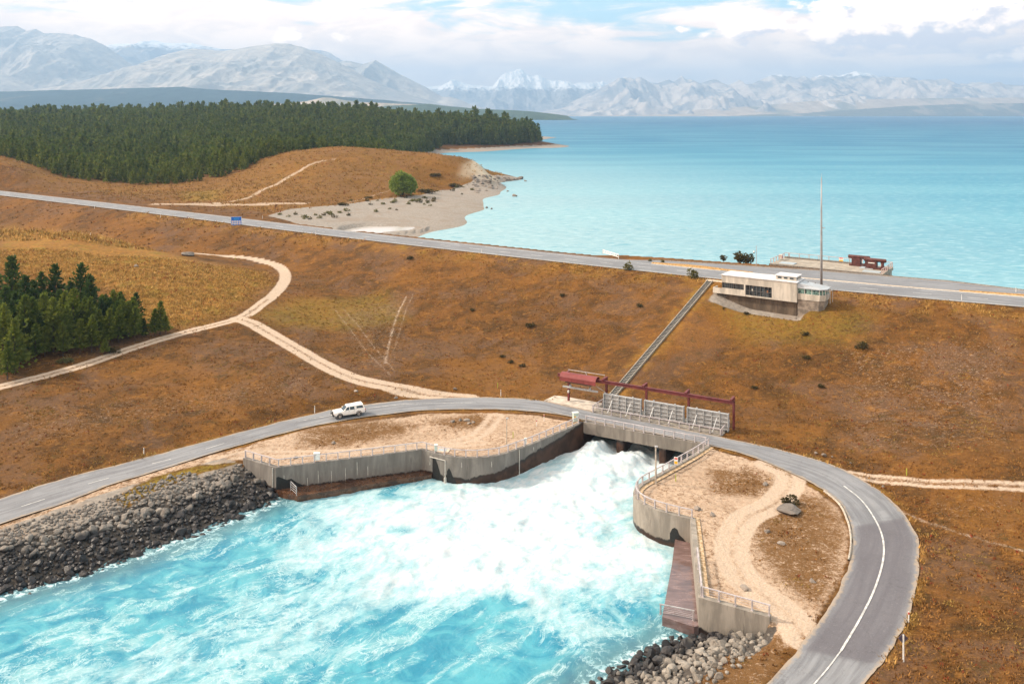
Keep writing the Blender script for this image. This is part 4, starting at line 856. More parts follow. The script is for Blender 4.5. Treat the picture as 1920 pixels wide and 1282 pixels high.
# ------------------------------------------------------------------ raised sluice gates
GATE = simple('gate_steel', (.42, .42, .42), .6, .15, var=.3, scale=1.6); GATER = simple('gate_rib_steel', (.44, .45, .46), .55, .15, var=.22, scale=2.5); DARK = simple('dark_recess', (.06, .055, .05), .8)
GL = ['left', 'middle', 'right']
gl = ['raised grey steel sluice gate nearest the staircase, first of three beside the bridge', 'raised grey steel sluice gate standing between its two neighbours beside the bridge', 'raised grey steel sluice gate at the end farthest from the red hoist cover']
def gate(e0, lab):
    root = empty('sluice_gate', B(e0, 7.1, .08)); tag(root, lab, 'sluice gate', 'sluice gates raised beside the bridge'); w, h = 6.35, 2.55
    MB().bb((e0, 7.18, .25), (e0+w, 7.34, .25+h), BFR).build('skin_plate', GATE, root)
    mb = MB()
    for z in (.28, .82, 1.42, 2.05, 2.68): mb.bb((e0, 6.96, z), (e0+w, 7.179, z+.13), BFR)
    mb.build('horizontal_beams', GATER, root)
    mb = MB()
    for i in range(1, 5): mb.bb((e0+i*w/5-.05, 6.90, .412), (e0+i*w/5+.05, 7.178, 2.679), BFR)
    mb.build('vertical_ribs', GATE, root)
    for x in (e0-.10, e0+w+.003): MB().bb((x, 6.72, .2), (x+.10, 7.42, .25+h+.05), BFR).build('end_frame', GATER, root)
    mb = MB().bb((e0-.1, 6.7, .085), (e0+w+.1, 7.5, .2), BFR); mb.build('seal_sill', DARK, root)
    for f in (.24, .74):
        MB().bar(B(e0+w*f, 6.76, 2.0), B(e0+w*f-.35, 5.5, .12), .09, .09).build('brace', GATER, root)
    for f in (.22, .78): MB().bb((e0+w*f-.12, 7.1, .25+h), (e0+w*f+.12, 7.3, .25+h+.16), BFR).build('lifting_lug', GATER, root)
for e0, l in zip((.6, 7.72, 14.83), gl): gate(e0, l)
# ------------------------------------------------------------------ red hoist gantry
RED = simple('maroon_paint', (.155, .032, .034), .55, .1, var=.3, scale=1.2); RED2 = simple('maroon_cover_paint', (.215, .046, .045), .5, .1, var=.22, scale=.8)
ga = empty('hoist_gantry', B(7.4, 8.4, 0)); tag(ga, 'long maroon steel gantry with five posts carrying a hoist beam above the raised gates', 'gantry')
EP = [-6.6, .38, 7.4, 14.5, 21.7]
for e in EP:
    z0 = .07 if e < 0 else .085
    p = MB().bb((e-.16, 8.3, z0), (e+.16, 8.335, 5.15), BFR).bb((e-.16, 8.565, z0), (e+.16, 8.6, 5.15), BFR).bb((e-.02, 8.336, z0), (e+.02, 8.564, 5.15), BFR).build('post', RED, ga)
    MB().loft([[B(e+dx, 8.62, 5.2), B(e+dx, 6.75, 5.2), B(e+dx, 6.75, 4.95), B(e+dx, 8.29, 4.45), B(e+dx, 8.62, 4.45)] for dx in (-.17, .17)]).build('bracket', RED, p)
MB().bb((-8.0, 6.93, 4.86), (21.95, 7.27, 4.93), BFR).bb((-8.0, 7.07, 4.50), (21.95, 7.13, 4.859), BFR).bb((-8.0, 6.93, 4.43), (21.95, 7.27, 4.499), BFR).build('hoist_beam', RED, ga)
mb = MB(); mb.tube([B(-6.5, 7.9, 5.55), B(.3, 7.9, 5.55)], .045, 6)
for e in (-6.3, -3.2, .2): mb.bar(B(e, 7.9, 5.55), B(e, 7.9, 5.2) if e != -3.2 else B(e+.6, 7.3, 5.0), .05, .05)
mb.build('cable_conduit', GALV, ga)
MB().bar(B(-.75, 7.0, 3.75), B(.35, 8.2, 2.6), .07, .07).build('strut', GALV, ga)
co_ = empty('hoist_cover', B(-4, 7.1, 0)); co_.location = tuple(B(-4, 7.1, 4.0)); tag(co_, 'maroon half-octagon sheet metal cover hung over the hoist at the gantry end', 'hoist cover')
sec = [(7.95, 4.5), (7.9, 5.03), (7.45, 5.26), (6.85, 5.26), (6.42, 5.05), (6.22, 4.7), (6.22, 4.05)]; th = .04
outer = sec; inner = [(n+(.04 if n < 7 else -.04), z-.04) for n, z in sec][::-1]
MB().loft([[B(e, n, z) for n, z in outer+inner] for e in (-7.25, -.65)]).build('cover_sheet', RED2, co_)
mb = MB()
for e in (-5.05, -2.85): MB().bar(B(e, 6.205, 4.06), B(e, 6.205, 4.68), .03, .03).build('sheet_seam', RED, co_)
pass
MB().bb((-6.4, 6.6, 3.75), (-1.6, 7.6, 4.25), BFR).build('hoist_trolley', DARK, co_)
li = empty('lifting_beam', B(-3.9, 7.0, 3.0)); tag(li, 'pale grey lifting beam hanging under the maroon hoist cover', 'lifting beam')
MB().bb((-7.0, 6.88, 2.75), (-.55, 7.12, 3.02), BFR, bev=.03).build('beam', GATER, li)
for e in (-5.6, -2.0):
    MB().bb((e-.14, 6.8, 3.025), (e+.14, 7.2, 3.3), BFR).build('lug', GATER, li); MB().tube([B(e, 7.0, 3.3), B(e, 7.0, 3.9)], .035, 6).build('wire_rope', DARK, li)
MB().bb((-6.62, 8.0, 1.55), (-6.4, 8.28, 1.95), BFR).build('switch_box', simple('white_box', (.7, .7, .68), .5), ga)
# ------------------------------------------------------------------ staircase up the bank
ST = STP; SB = SBP
st = empty('staircase', SB); tag(st, 'long straight flight of timber-edged steps climbing the dry bank to the highway', 'staircase')
sd = (ST-SB)[:2]; SLn = np.linalg.norm(sd); sd /= SLn; sn = np.array([-sd[1], sd[0]])
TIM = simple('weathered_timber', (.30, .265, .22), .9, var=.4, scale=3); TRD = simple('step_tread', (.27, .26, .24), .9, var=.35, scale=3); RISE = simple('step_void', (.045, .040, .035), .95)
NS = 90; ssz = [SB[:2]+sd*SLn*i/NS for i in range(NS+1)]; gzz = ground(np.array([p[0] for p in ssz]), np.array([p[1] for p in ssz]), False)
gzz = SLIN+.05
for sgn_ in (-1, 1):
    mb = MB(); vs = []
    for i in range(0, NS+1, 3):
        p = ssz[i]; c = p+sn*sgn_*.60
        mb_ = [np.array([*(c+sn*w_), gzz[i]+z]) for w_, z in ((-.08, -.45), (.08, -.45), (.08, .14), (-.08, .14))]; vs.append(mb_)
    mb.loft(vs); mb.build('stringer', TIM, st)
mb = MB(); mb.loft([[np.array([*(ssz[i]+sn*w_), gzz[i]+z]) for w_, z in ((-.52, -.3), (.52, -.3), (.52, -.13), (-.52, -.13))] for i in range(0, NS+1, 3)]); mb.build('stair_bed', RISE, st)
tread = MB().box((0, 0, 0), (.52, .125, .03)).mesh('tread', TRD)
for i in range(NS):
    p = (ssz[i]+ssz[i+1])/2; o = mobj('tread', tread, st, np.array([p[0], p[1], (gzz[i]+gzz[i+1])/2-.02])-SB, math.atan2(sn[1], sn[0]))
# landing slab at the top
q = crest(-1.4, 40, 46); k = len(q)//2
MB().prism([ST[:2]+sn*1.2+sd*.3, ST[:2]-sn*5.0+sd*.2, ST[:2]-sn*5.0+sd*1.5, ST[:2]+sn*1.2+sd*1.5], 12.6, 12.97).build('landing_slab', PALE, st)
# ------------------------------------------------------------------ control building on the bank
GO = WD(1353, 530, 182.7)[:2]; q1 = WD(1494, 530, 174.0)[:2]; GE = (q1-GO)/np.linalg.norm(q1-GO); GN = np.array([-GE[1], GE[0]]); GFR = (GO, GE, GN); GLN = np.linalg.norm(q1-GO)
def G(e, n, z): return np.array([GO[0]+e*GE[0]+n*GN[0], GO[1]+e*GE[1]+n*GN[1], z])
cb = empty('control_building', G(8, 2.5, 11)); tag(cb, 'flat-roofed pale concrete control building with dark windows perched on the bank beside the highway', 'building')
CONW = concrete('pale_building_concrete', (.60, .555, .49), WETB, 0, 0, -50, -50, .55); CONP = simple('plinth_concrete', (.115, .085, .06), .9, var=.4, scale=1.2, vs=(1, 1, .3)); ROOFW = simple('white_roof_membrane', (.60, .60, .62), .6, var=.2, scale=.9); WHT = simple('white_sheet_roof', (.40, .425, .455), .45, .1, var=.12, scale=1.5)
m, nt, b = newmat('window_glass'); P = wpos(nt); n_ = noise(nt, scalev(nt, P, (1.2, 1.2, .4)), 1.3, 3, .6); nt.links.new(mixc(nt, mrange(nt, n_, .38, .62), (.010, .014, .018), (.06, .075, .085)), b.inputs['Base Color']); b.inputs['Roughness'].default_value = .06; GLASS = m
m, nt, b = newmat('green_glass'); P = wpos(nt); n_ = noise(nt, scalev(nt, P, (1.2, 1.2, 1)), 1.3, 3, .6); nt.links.new(mixc(nt, mrange(nt, n_, .38, .62), (.015, .03, .03), (.22, .36, .32)), b.inputs['Base Color']); b.inputs['Roughness'].default_value = .06; GLASS2 = m
FRM = simple('window_frame_metal', (.16, .15, .145), .5, .3, var=.2); FRW = simple('white_frame', (.66, .65, .62), .6, var=.15)
L_ = GLN; ZB, ZT = 11.75, 15.55
wb = MB()
wb.bb((0, 0, 14.12), (L_, .35, ZT), GFR).bb((0, 0, ZB), (4.75, .35, 13.0), GFR).bb((4.75, -.06, ZB), (5.05, .35, 14.119), GFR).bb((5.051, .0, ZB), (10.5, .35, 12.05), GFR).bb((10.501, 0, ZB), (L_, .35, 14.119), GFR)
wb.bb((L_-.35, .351, ZB), (L_, 2.2, ZT), GFR).bb((L_-.35, 2.201, ZB), (L_, 3.2, 12.6), GFR).bb((L_-.35, 2.201, 14.6), (L_, 3.2, ZT), GFR).bb((L_-.35, 3.201, ZB), (L_, 5.3, ZT), GFR)
wb.bb((0, 4.95, ZB), (L_-.351, 5.3, ZT), GFR).bb((0, .351, ZB), (.35, 4.949, ZT), GFR).bb((.36, .36, ZB), (L_-.36, 4.94, ZB+.25), GFR)
wall_ = wb.build('wall', CONW, cb)
MB().bb((-.12, -.12, ZT+.002), (L_+.12, 5.42, ZT+.20), GFR, bev=.03).build('roof', ROOFW, cb)
w1 = MB().bb((.02, .16, 13.002), (4.748, .20, 14.118), GFR).build('window', GLASS, cb)
mb = MB()
for i in range(12): mb.bb((.1+i*.395, .08, 13.003), (.15+i*.395, .155, 14.117), GFR)
mb.build('window_frame', FRM, w1)
w2 = MB().bb((5.06, .22, 12.052), (10.498, .26, 14.118), GFR).build('window', GLASS, cb)
mb = MB().bb((5.06, .12, 12.98), (10.49, .215, 13.05), GFR)
for i in range(8): mb.bb((5.06+i*.765, .12, 12.053), (5.13+i*.765, .212, 14.117), GFR)
mb.build('window_frame', FRM, w2)
for x_, cc_ in ((6.3, (.5, .5, .45)), (9.4, (.35, .12, .03))): MB().bb((x_, .19, 12.9), (x_+.35, .218, 13.4), GFR).build('interior_fitting', simple('fitting_%d' % int(x_), cc_, .7), w2)
w3 = MB().bb((L_-.2, 2.21, 12.602), (L_-.16, 3.19, 14.598), GFR).build('window', GLASS, cb)
bc = MB().bb((-1.9, .02, ZB), (-.002, .2, 12.85), GFR).bb((-1.9, .201, ZB), (-1.72, 2.4, 12.85), GFR).bb((-1.719, .201, ZB), (-.002, 2.4, ZB+.2), GFR).build('balcony', CONW, cb)
MB().loft([[G(x, .75, z0), G(x, .75, ZB-.01), G(x, 5.2, ZB-.01), G(x, 5.2, z0)] for x, z0 in ((.6, 9.3), (L_-.25, 7.5))]).build('plinth', CONP, cb)
# roof lantern
lt = MB().bb((10.9, 1.3, ZT+.21), (15.0, 1.45, ZT+.92), GFR).bb((14.85, 1.451, ZT+.21), (15.0, 4.6, ZT+.92), GFR).bb((10.9, 1.451, ZT+.21), (11.05, 4.6, ZT+.92), GFR).bb((11.051, 4.45, ZT+.21), (14.849, 4.6, ZT+.92), GFR).build('roof_lantern', CONW, cb)
MB().bb((10.75, 1.15, ZT+.922), (15.15, 4.75, ZT+1.06), GFR).build('roof', ROOFW, lt)
for i in range(3): MB().bb((11.3+i*1.2, 1.27, ZT+.42), (12.05+i*1.2, 1.297, ZT+.76), GFR).build('window', GLASS, lt)
for i in range(3): MB().bb((15.003, 1.7+i*.95, ZT+.42), (15.03, 2.3+i*.95, ZT+.76), GFR).build('window', GLASS, lt)
# glazed watch cabin at the right end
CX = [(L_+.02, .45), (L_+4.3, .45), (L_+5.2, 1.5), (L_+5.2, 4.2), (L_+.02, 4.2)]
def ring(z, k=0.0, sc__=1.0):
    out = []
    for i, (e, n) in enumerate(CX): out.append(G(L_+.02+(e-L_-.02)*sc__ if e > L_+.1 else e, n+(k if n < 2 else 0)*(-1), z))
    return out
MB().loft([ring(8.6, .0, .93), ring(12.35, .0, .96)]).build('cabin_base', simple('cabin_base_concrete', (.24, .20, .165), .9, var=.4, scale=1.2), cb)
MB().loft([ring(12.352, .10, .985), ring(13.55, .16, 1.03)]).build('cabin_parapet', CONW, cb)
MB().loft([ring(13.552, -.05, .97), ring(14.55, -.05, .97)]).build('cabin_window', GLASS2, cb)
mb = MB()
rg = [ring(13.553, .0, .985), ring(14.55, .0, .985)]
for i in (0, 1, 2, 3):
    for f in ((0, .33, .66) if i == 0 else (0, .5)):
        a_ = rg[0][i]*(1-f)+rg[0][(i+1) % 5]*f; b_ = rg[1][i]*(1-f)+rg[1][(i+1) % 5]*f; mb.bar(a_, b_, .09, .09)
mb.build('window_frame', FRW, cb)
r0, r1 = ring(14.552, .22, 1.06), ring(14.72, .22, 1.06); top = [G(L_+.02, .5, 15.5), G(L_+3.0, 1.2, 15.05), G(L_+3.7, 1.9, 15.02), G(L_+3.7, 4.0, 15.05), G(L_+.02, 4.2, 15.5)]
MB().loft([r0, r1, top]).build('cabin_roof', WHT, cb)
mb = MB()
for e in (L_+1.2, L_+2.6, L_+3.6): mb.tube([G(e, 3.6, 15.28), G(e, 3.6, 15.5)], .08, 8)
mb.build('roof_vents', FRM, cb)
mb = MB(); 
for n in (1.6, 3.4): mb.tube([G(L_+6.0, n, 12.0), G(L_+6.0, n, 14.4)], .05, 6)
mb.tube([G(L_+6.0, 1.6, 14.4), G(L_+6.0, 3.4, 14.4)], .05, 6).tube([G(L_+6.0, 1.6, 14.4), G(L_+5.0, 1.6, 14.4)], .05, 6); mb.build('guard_rail', GALV, cb)
# shingle apron under the building
mb = MB(); P_ = [G(-2.5, 3.5, 0), G(-1.8, -1.2, 0), G(3, -2.6, 0), G(9, -2.8, 0), G(L_+.5, -2.2, 0), G(L_+1.0, .8, 0), G(8, 1.2, 0), G(0, 1.2, 0)]
# tall radio mast beside the building
mp = WD(1540.2, 528, 181.0); mp[2] = 12.9; mz_ = HC-(333-V0)*181/F
ma = empty('mast', mp); tag(ma, 'tall slim grey steel mast rising behind the control building against the lake', 'mast')
MB().tube([mp, mp+[0, 0, 8], mp+[0, 0, 16], np.array([mp[0], mp[1], mz_])], [.26, .22, .16, .10], 12).build('pole', simple('mast_steel', (.34, .33, .34), .5, .4, var=.15, scale=.6), ma, smooth=True)
MB().bb((mp[0]-.02, mp[1]-.05, mp[2]+12.6), (mp[0]+.7, mp[1]+.05, mp[2]+12.75)).build('arm', GALV, ma); MB().tube([mp+[0, 0, -.1], mp+[0, 0, .12]], .5, 12).build('base_flange', GALV, ma)
MB().tube([np.array([mp[0], mp[1], mz_]), np.array([mp[0], mp[1], mz_+.9])], .03, 5).build('antenna', GALV, ma)
# ------------------------------------------------------------------ intake platform on the lake side
IO = W(1443.4, 495.5, CREST)[:2]; i1 = W(1654, 516, CREST)[:2]; IE = (i1-IO)/np.linalg.norm(i1-IO); IN = np.array([-IE[1], IE[0]]); IFR = (IO, IE, IN); IL = np.linalg.norm(i1-IO); ID = 12.0
def I(e, n, z): return np.array([IO[0]+e*IE[0]+n*IN[0], IO[1]+e*IE[1]+n*IN[1], z])
ip = empty('intake_platform', I(IL/2, 5, CREST)); tag(ip, 'flat weathered concrete intake platform jutting into the lake beside the highway', 'platform')
CONI = concrete('intake_concrete', (.40, .35, .29), (.12, .10, .08), 0, 0, 9.6, 9.6)
MB().bb((0, .0, 12.4), (IL, ID, 13.10), IFR).bb((.3, 1.0, 3), (IL-.25, ID-.3, 12.399), IFR).build('slab', CONI, ip)
MB().bb((-.1, -.25, 12.5), (IL, -.002, 13.22), IFR).build('front_kerb', kerbm, ip)
MB().bb((.2, ID-1.1, 13.102), (IL-4.5, ID-.5, 13.42), IFR).build('rear_upstand', kerbm, ip)
HATCH = simple('hatch_plate', (.42, .47, .50), .5, .3, var=.15)
for lo, hi in (((1.6, 1.6), (5.2, 4.2)), ((IL-4.6, 1.2), (IL-.8, 3.6)), ((IL-6.2, 5.6), (IL-3.2, 8.2))): MB().bb((*lo, 13.102), (*hi, 13.26), IFR, bev=.02).build('hatch', HATCH, ip)
PINKR = simple('faded_pink_rail', (.50, .38, .35), .6, .05, var=.2, scale=3)
ppm = MB().box((0, 0, .5), (.06, .09, .5)).mesh('rail_post', PINKR)
railing([I(.15, .2, 13.1), I(.15, ID-.2, 13.1), I(1.0, ID-.15, 13.1)], 'faded pink railing on the left end of the intake platform', post=ppm, mat=PINKR, step=2.2, wires=0, h=1.15)
railing([I(1.0, ID-.15, 13.1), I(IL-.15, ID-.15, 13.1)], 'faded pink railing along the lake edge of the intake platform', post=ppm, mat=PINKR, step=2.5, wires=0, h=1.15)
railing([I(IL-.15, .2, 13.1), I(IL-.15, ID-.3, 13.1)], 'faded pink railing on the right end of the intake platform', post=ppm, mat=PINKR, step=1.8, wires=1, h=1.15)
def panel_sign(name, label, c, size, cols, rows, facing, cat='sign', text=None, mat_back=None):
    """flat board with coloured fields (fractions x0,y0,x1,y1,material); text = list of (string, x, y, size, mat)"""
    root = empty(name, c); tag(root, label, cat); ex = np.array([facing[0], facing[1], 0.]); fn = np.array([facing[1], -facing[0], 0.]); w, h = size
    bd = MB().box(c, (w/2, .025, h/2), (ex, fn, Z3)).build('board', cols[0], root)
    for (x0, y0, x1, y1, mt) in rows:
        MB().box(c+ex*((x0+x1)/2-.5)*w+Z3*((y0+y1)/2-.5)*h+fn*.030, ((x1-x0)*w/2, .003, (y1-y0)*h/2), (ex, fn, Z3)).build('field', mt, bd)
    return root
SW, SY, SR, SK, SBL = simple('sign_white', (.78, .78, .76), .5, var=.08), simple('sign_yellow', (.75, .42, .02), .5, var=.1), simple('sign_red', (.55, .04, .03), .5, var=.1), simple('sign_black', (.02, .02, .02), .5), simple('sign_blue', (.004, .13, .58), .45, var=.1)
panel_sign('warning_sign', 'small red white and yellow warning sign hung on the lake-side rail', I(13.6, ID-.28, 13.75), (1.0, 1.15), [SW], [(.08, .72, .92, .94, SR), (.06, .06, .94, .46, SY)], IE)
panel_sign('warning_sign', 'wide white warning sign with red heading and black band on the lake-side rail', I(17.9, ID-.28, 13.85), (1.35, .95), [SW], [(.05, .62, .95, .92, SR), (.15, .12, .85, .32, SK)], IE)
bx_ = empty('lifebuoy_box', I(.25, 7.6, 13.1)); tag(bx_, 'pale box with a red door on the left rail of the intake platform', 'box')
MB().bb((-.15, 7.2, 13.3), (.65, 8.0, 14.35), IFR, bev=.03).build('case', simple('cream_box', (.62, .52, .46), .6), bx_); MB().bb((.651, 7.3, 13.5), (.67, 7.9, 14.1), IFR).build('door', SR, bx_)
RUSTM = simple('rust_red_machine', (.105, .036, .030), .6, .2, var=.35, scale=1.5)
for k_, (e0, n0, lab) in enumerate(((IL-7.1, 9.3, 'rust-red winch at the rear of the intake platform, left of the two'), (IL-3.0, 6.9, 'rust-red winch near the right rail of the intake platform'))):
    wn = empty('winch', I(e0, n0, 13.1)); tag(wn, lab, 'winch', 'winches on the intake platform')
    MB().bb((e0-2.0, n0-.9, 13.103), (e0+2.6, n0+.9, 13.5), IFR, bev=.04).build('bed_frame', RUSTM, wn)
    MB().bb((e0-1.5, n0-.8, 13.502), (e0+.5, n0+.8, 14.9), IFR, bev=.08).build('gear_case', RUSTM, wn)
    MB().tube([I(e0-2.4, n0, 15.15), I(e0-2.3, n0, 15.15), I(e0+2.4, n0, 15.15), I(e0+2.5, n0, 15.15)], [.30, .42, .42, .30], 14).build('drive_drum', RUSTM, wn, smooth=False)
    MB().loft([[I(e0+1.7-a_, n0-.5, z), I(e0+1.7+a_, n0-.5, z), I(e0+1.7+a_, n0+.5, z), I(e0+1.7-a_, n0+.5, z)] for a_, z in ((.55, 13.502), (.22, 14.0), (.22, 14.4), (.4, 14.73))]).build('pedestal', RUSTM, wn)
    if k_: MB().bb((e0-1.3, n0-.83, 14.45), (e0+.1, n0-.803, 14.62), IFR).build('nameplate', SW, wn)
# slim camera pole beside the road
cp = W(1418, 497.5, CREST); cpo = empty('camera_pole', cp); tag(cpo, 'slim pole with a small black and white camera standing by the lake-side verge', 'camera pole')
MB().tube([cp+[0, 0, -.2], cp+[0, 0, 4.7]], [.09, .06], 8).build('pole', GALV, cpo); MB().bar(cp+[0, 0, 3.4], cp+[-.55, 0, 3.4], .05, .05).build('arm', GALV, cpo)
MB().tube([cp+[-.55, 0, 2.85], cp+[-.55, 0, 3.1]], .16, 8).build('camera', SK, cpo); MB().tube([cp+[-.55, 0, 3.1], cp+[-.55, 0, 3.42]], .20, 8).build('camera_hood', SW, cpo)
# white barrier by the slip road
b0, b1 = W(1130.5, 475.5, CREST), W(1160, 484.5, CREST); bar_ = empty('barrier', b0); tag(bar_, 'short white railed barrier at the head of the slip road by the lake', 'barrier')
WHP = simple('white_barrier_paint', (.80, .77, .74), .5, var=.12)
mb = MB()
for z in (.35, .95): mb.bar(b0+[0, 0, z], b1+[0, 0, z], .12, .16)
mb.build('rail', WHP, bar_)
for i in range(9): p = b0+(b1-b0)*i/8; (MB().bar(p+[0, 0, -.1], p+[0, 0, 1.05], .13, .13) if i % 8 == 0 else MB().bar(p+[0, 0, .42], b0+(b1-b0)*(i-.5)/8+[0, 0, .9], .10, .10)).build('post' if i % 8 == 0 else 'cross_brace', WHP, bar_)
# ------------------------------------------------------------------ blue services sign
sp = W(443, 423.5, 12.6); sgn_r = empty('services_sign', sp); tag(sgn_r, 'square bright blue roadside services sign with two rows of white pictogram panels', 'road sign')
D_ = sp[1]; sx = np.array([.975, .22, 0]); sx /= np.linalg.norm(sx); sf = np.array([sx[1], -sx[0], 0]); SWD = 18.3*D_/F/.975; SHT = 17.3*D_/F
c_ = np.array([sp[0], sp[1], HC-(415-V0)*D_/F]); bdp = MB().box(c_, (SWD/2, .04, SHT/2), (sx, sf, Z3)).build('board', SW, sgn_r)
MB().box(c_+sf*.045, (SWD/2*.965, .004, SHT/2*.965), (sx, sf, Z3)).build('blue_face', SBL, bdp)
for k_ in (-.28, .28): MB().tube([c_+sx*k_*SWD-Z3*SHT*.95-sf*.1, c_+sx*k_*SWD+Z3*SHT*.4-sf*.1], .07, 6).build('post', simple('sign_post_timber', (.16, .11, .08), .9), sgn_r)
CY = simple('sign_cyan', (.02, .33, .72), .5)
PICT = [SR, SK, simple('sign_brown', (.3, .12, .05), .5), simple('sign_plum', (.22, .06, .12), .5), SK, simple('sign_grey', (.3, .3, .3), .5), SR, SR]
def fld(mtl, x, y, w, h, off=.052): return MB().box(c_+sx*x*SWD+Z3*y*SHT+sf*off, (w*SWD/2, .003, h*SHT/2), (sx, sf, Z3)).build('pictogram' if off > .053 else 'panel', mtl, bdp)
for r_ in range(2):
    for k_ in range(4):
        x, y = -.345+.225*k_, -.02-.235*r_; fld(SW, x, y, .165, .18); fld(PICT[r_*4+k_], x, y, .06, .075, .058)
for x, y, w_, h_ in ((-.10, .36, .22, .05), (.14, .36, .16, .05), (-.16, .27, .16, .055), (.03, .27, .14, .055), (.2, .27, .12, .055), (-.08, .18, .2, .05), (.12, .18, .14, .05), (0, -.43, .40, .05)): fld(CY, x, y, w_, h_)
# ------------------------------------------------------------------ posts, poles, cabinets
def pole(uv, h, r, label, head=True, cat='lamp post'):
    p = drape([uv], False)[0]; root = empty('lamp_post', p); tag(root, label, cat)
    MB().tube([p+[0, 0, -.2], p+[0, 0, h]], [r, r*.75], 8).build('pole', simple('pole_timber', (.42, .37, .31), .8, var=.3, scale=2), root)
    if head: MB().bb(p+[-.12, -.2, h-.02], p+[.28, .16, h+.16], bev=.04).build('lamp_head', GALV, root)
    return root
pole((1229.5, 907), 4.9, .13, 'grey lamp post at the edge of the right-hand platform beside the gates')
pole((950, 834), 3.9, .07, 'thin pale lamp post on the sandy left platform above the pool')
panel_sign('warning_sign', 'white and yellow warning sign on the railing beside the right lamp post', (np.array(iR[int(len(iR)*.31)])+[.05, -.15, .75]), (.55, 1.0), [SW], [(.1, .70, .9, .92, SR), (.08, .06, .92, .42, SY)], (.86, -.5))
cabp = drape([(1079, 790)], False)[0]; cab = empty('electrical_cabinet', cabp); tag(cab, 'pale green electrical cabinet at the left end of the bridge', 'cabinet')
cex = np.array([.95, .3, 0])/np.linalg.norm([.95, .3]); cey = np.array([-cex[1], cex[0], 0])
PG = simple('pale_green_paint', (.50, .60, .55), .5, var=.12); MB().box(cabp+[0, 0, .72], (.42, .32, .68), (cex, cey, Z3), bev=.03).build('case', PG, cab); MB().box(cabp+[0, 0, 1.44], (.50, .38, .05), (cex, cey, Z3)).build('lid', simple('cab_lid', (.62, .68, .64), .5), cab)
MB().box(cabp-cey*.325+cex*-.18+Z3*.85, (.13, .004, .13), (cex, cey, Z3)).build('hazard_label', SY, cab); MB().box(cabp+[0, 0, .0], (.75, .6, .06), (cex, cey, Z3)).build('base_slab', PALE, cab)
for u, lab, sz in ((594.5, 'white lidded box fixed on the left wing wall railing', (.42, .16, .48)), (814, 'small pale green box on the railing beside the wall corner', (.22, .14, .42)), (989, 'small white box on the railing above the curved wall', (.16, .08, .38))):
    p = wface(u, -.42, .14); o = empty('equipment_box', p); tag(o, lab, 'box')
    MB().bb(p+[-sz[0], -sz[1], .25], p+[sz[0], sz[1], .25+2*sz[2]], bev=.02).build('case', PG if 'green' in lab else SW, o); MB().bb(p+[-sz[0]-.04, -sz[1]-.04, .252+2*sz[2]], p+[sz[0]+.04, sz[1]+.04, .32+2*sz[2]]).build('lid', SW, o); MB().tube([p, p+[0, 0, .26]], .06, 6).build('stand', GALV, o)
MB_ = None
slab = drape([(830, 845)], False)[0]; o = empty('access_hatch', slab); tag(o, 'flat pale concrete hatch slab behind the left wing wall railing', 'hatch')
MB().box(slab+[0, 0, .06], (1.0, .7, .07), (np.array([.98, -.18, 0]), np.array([.18, .98, 0]), Z3), bev=.02).build('slab', PALE, o); MB().box(slab+[0, 0, .15], (.6, .4, .02), (np.array([.98, -.18, 0]), np.array([.18, .98, 0]), Z3)).build('cover', HATCH, o)
gn = empty('road_sign', drape([(1694, 1238)], False)[0]); tag(gn, 'diamond road sign seen from its grey back on a white post by the bend', 'road sign')
p = np.array(gn.location); MB().bb(p+[-.05, -.05, -.2], p+[.05, .05, 2.35]).build('post', SW, gn); s_ = .47
MB().loft([[p+[x*s_, y_, 1.98+z*s_] for x, z in ((-1, 0), (-.12, -.88), (.12, -.88), (1, 0), (.12, .88), (-.12, .88))] for y_ in (.06, .09)]).build('back_plate', simple('sign_back', (.10, .085, .12), .5, .3), gn)
# marker posts
def marker(uv, label, kind, terr=True):
    p = drape([uv], False)[0] if terr else W(*uv, CREST); root = empty('marker_post', p); tag(root, label, 'marker post', 'roadside marker posts')
    h = 1.05 if kind != 'green' else .95; MB().bb(p+[-.055, -.035, -.1], p+[.055, .035, h], bev=.01).build('post', {'green': simple('marker_green', (.42, .48, .06), .6), 'white': SW, 'red': SW}[kind], root)
    if kind == 'red': MB().bb(p+[-.06, -.04, h-.28], p+[.06, .04, h-.08]).build('red_band', SR, root)
    if kind == 'white': MB().bb(p+[-.058, -.04, h-.22], p+[.058, -.036, h-.12]).build('reflector', simple('grey_reflector', (.3, .3, .32), .3), root)
for uv, lab, kd in (((269.5,853), 'white marker post with reflector on the grass verge left of the white pickup', 'white'), ((1006,799), 'red-banded marker post on the sandy pad beside the bridge approach', 'red'), ((590,773), 'white marker post by the roadside just ahead of the white pickup', 'white'), ((1704,1166), 'red-banded white marker post on the outside of the bend', 'red'),
    ((1020,789), 'small red-topped marker post nearest the pale green cabinet', 'red'), ((939,742), 'white marker post beside the road where the dirt track joins', 'white'), ((1700,891), 'yellow-green marker post above the right-hand dirt track', 'green'),
    ((1267,902), 'yellow-green marker post on the right-hand platform near the lamp post', 'green'), ((962,821), 'yellow-green marker post on the left platform near the thin lamp post', 'green'), ((933,727), 'yellow-green marker post standing on the slope above the loop road', 'green'), ((441,488), 'small yellow-green marker post beside the dirt track on the knoll', 'green'), ((170,1006*0+443), 'squat white marker post on the crown of the knoll', 'white')):
    marker(uv, lab, kd)
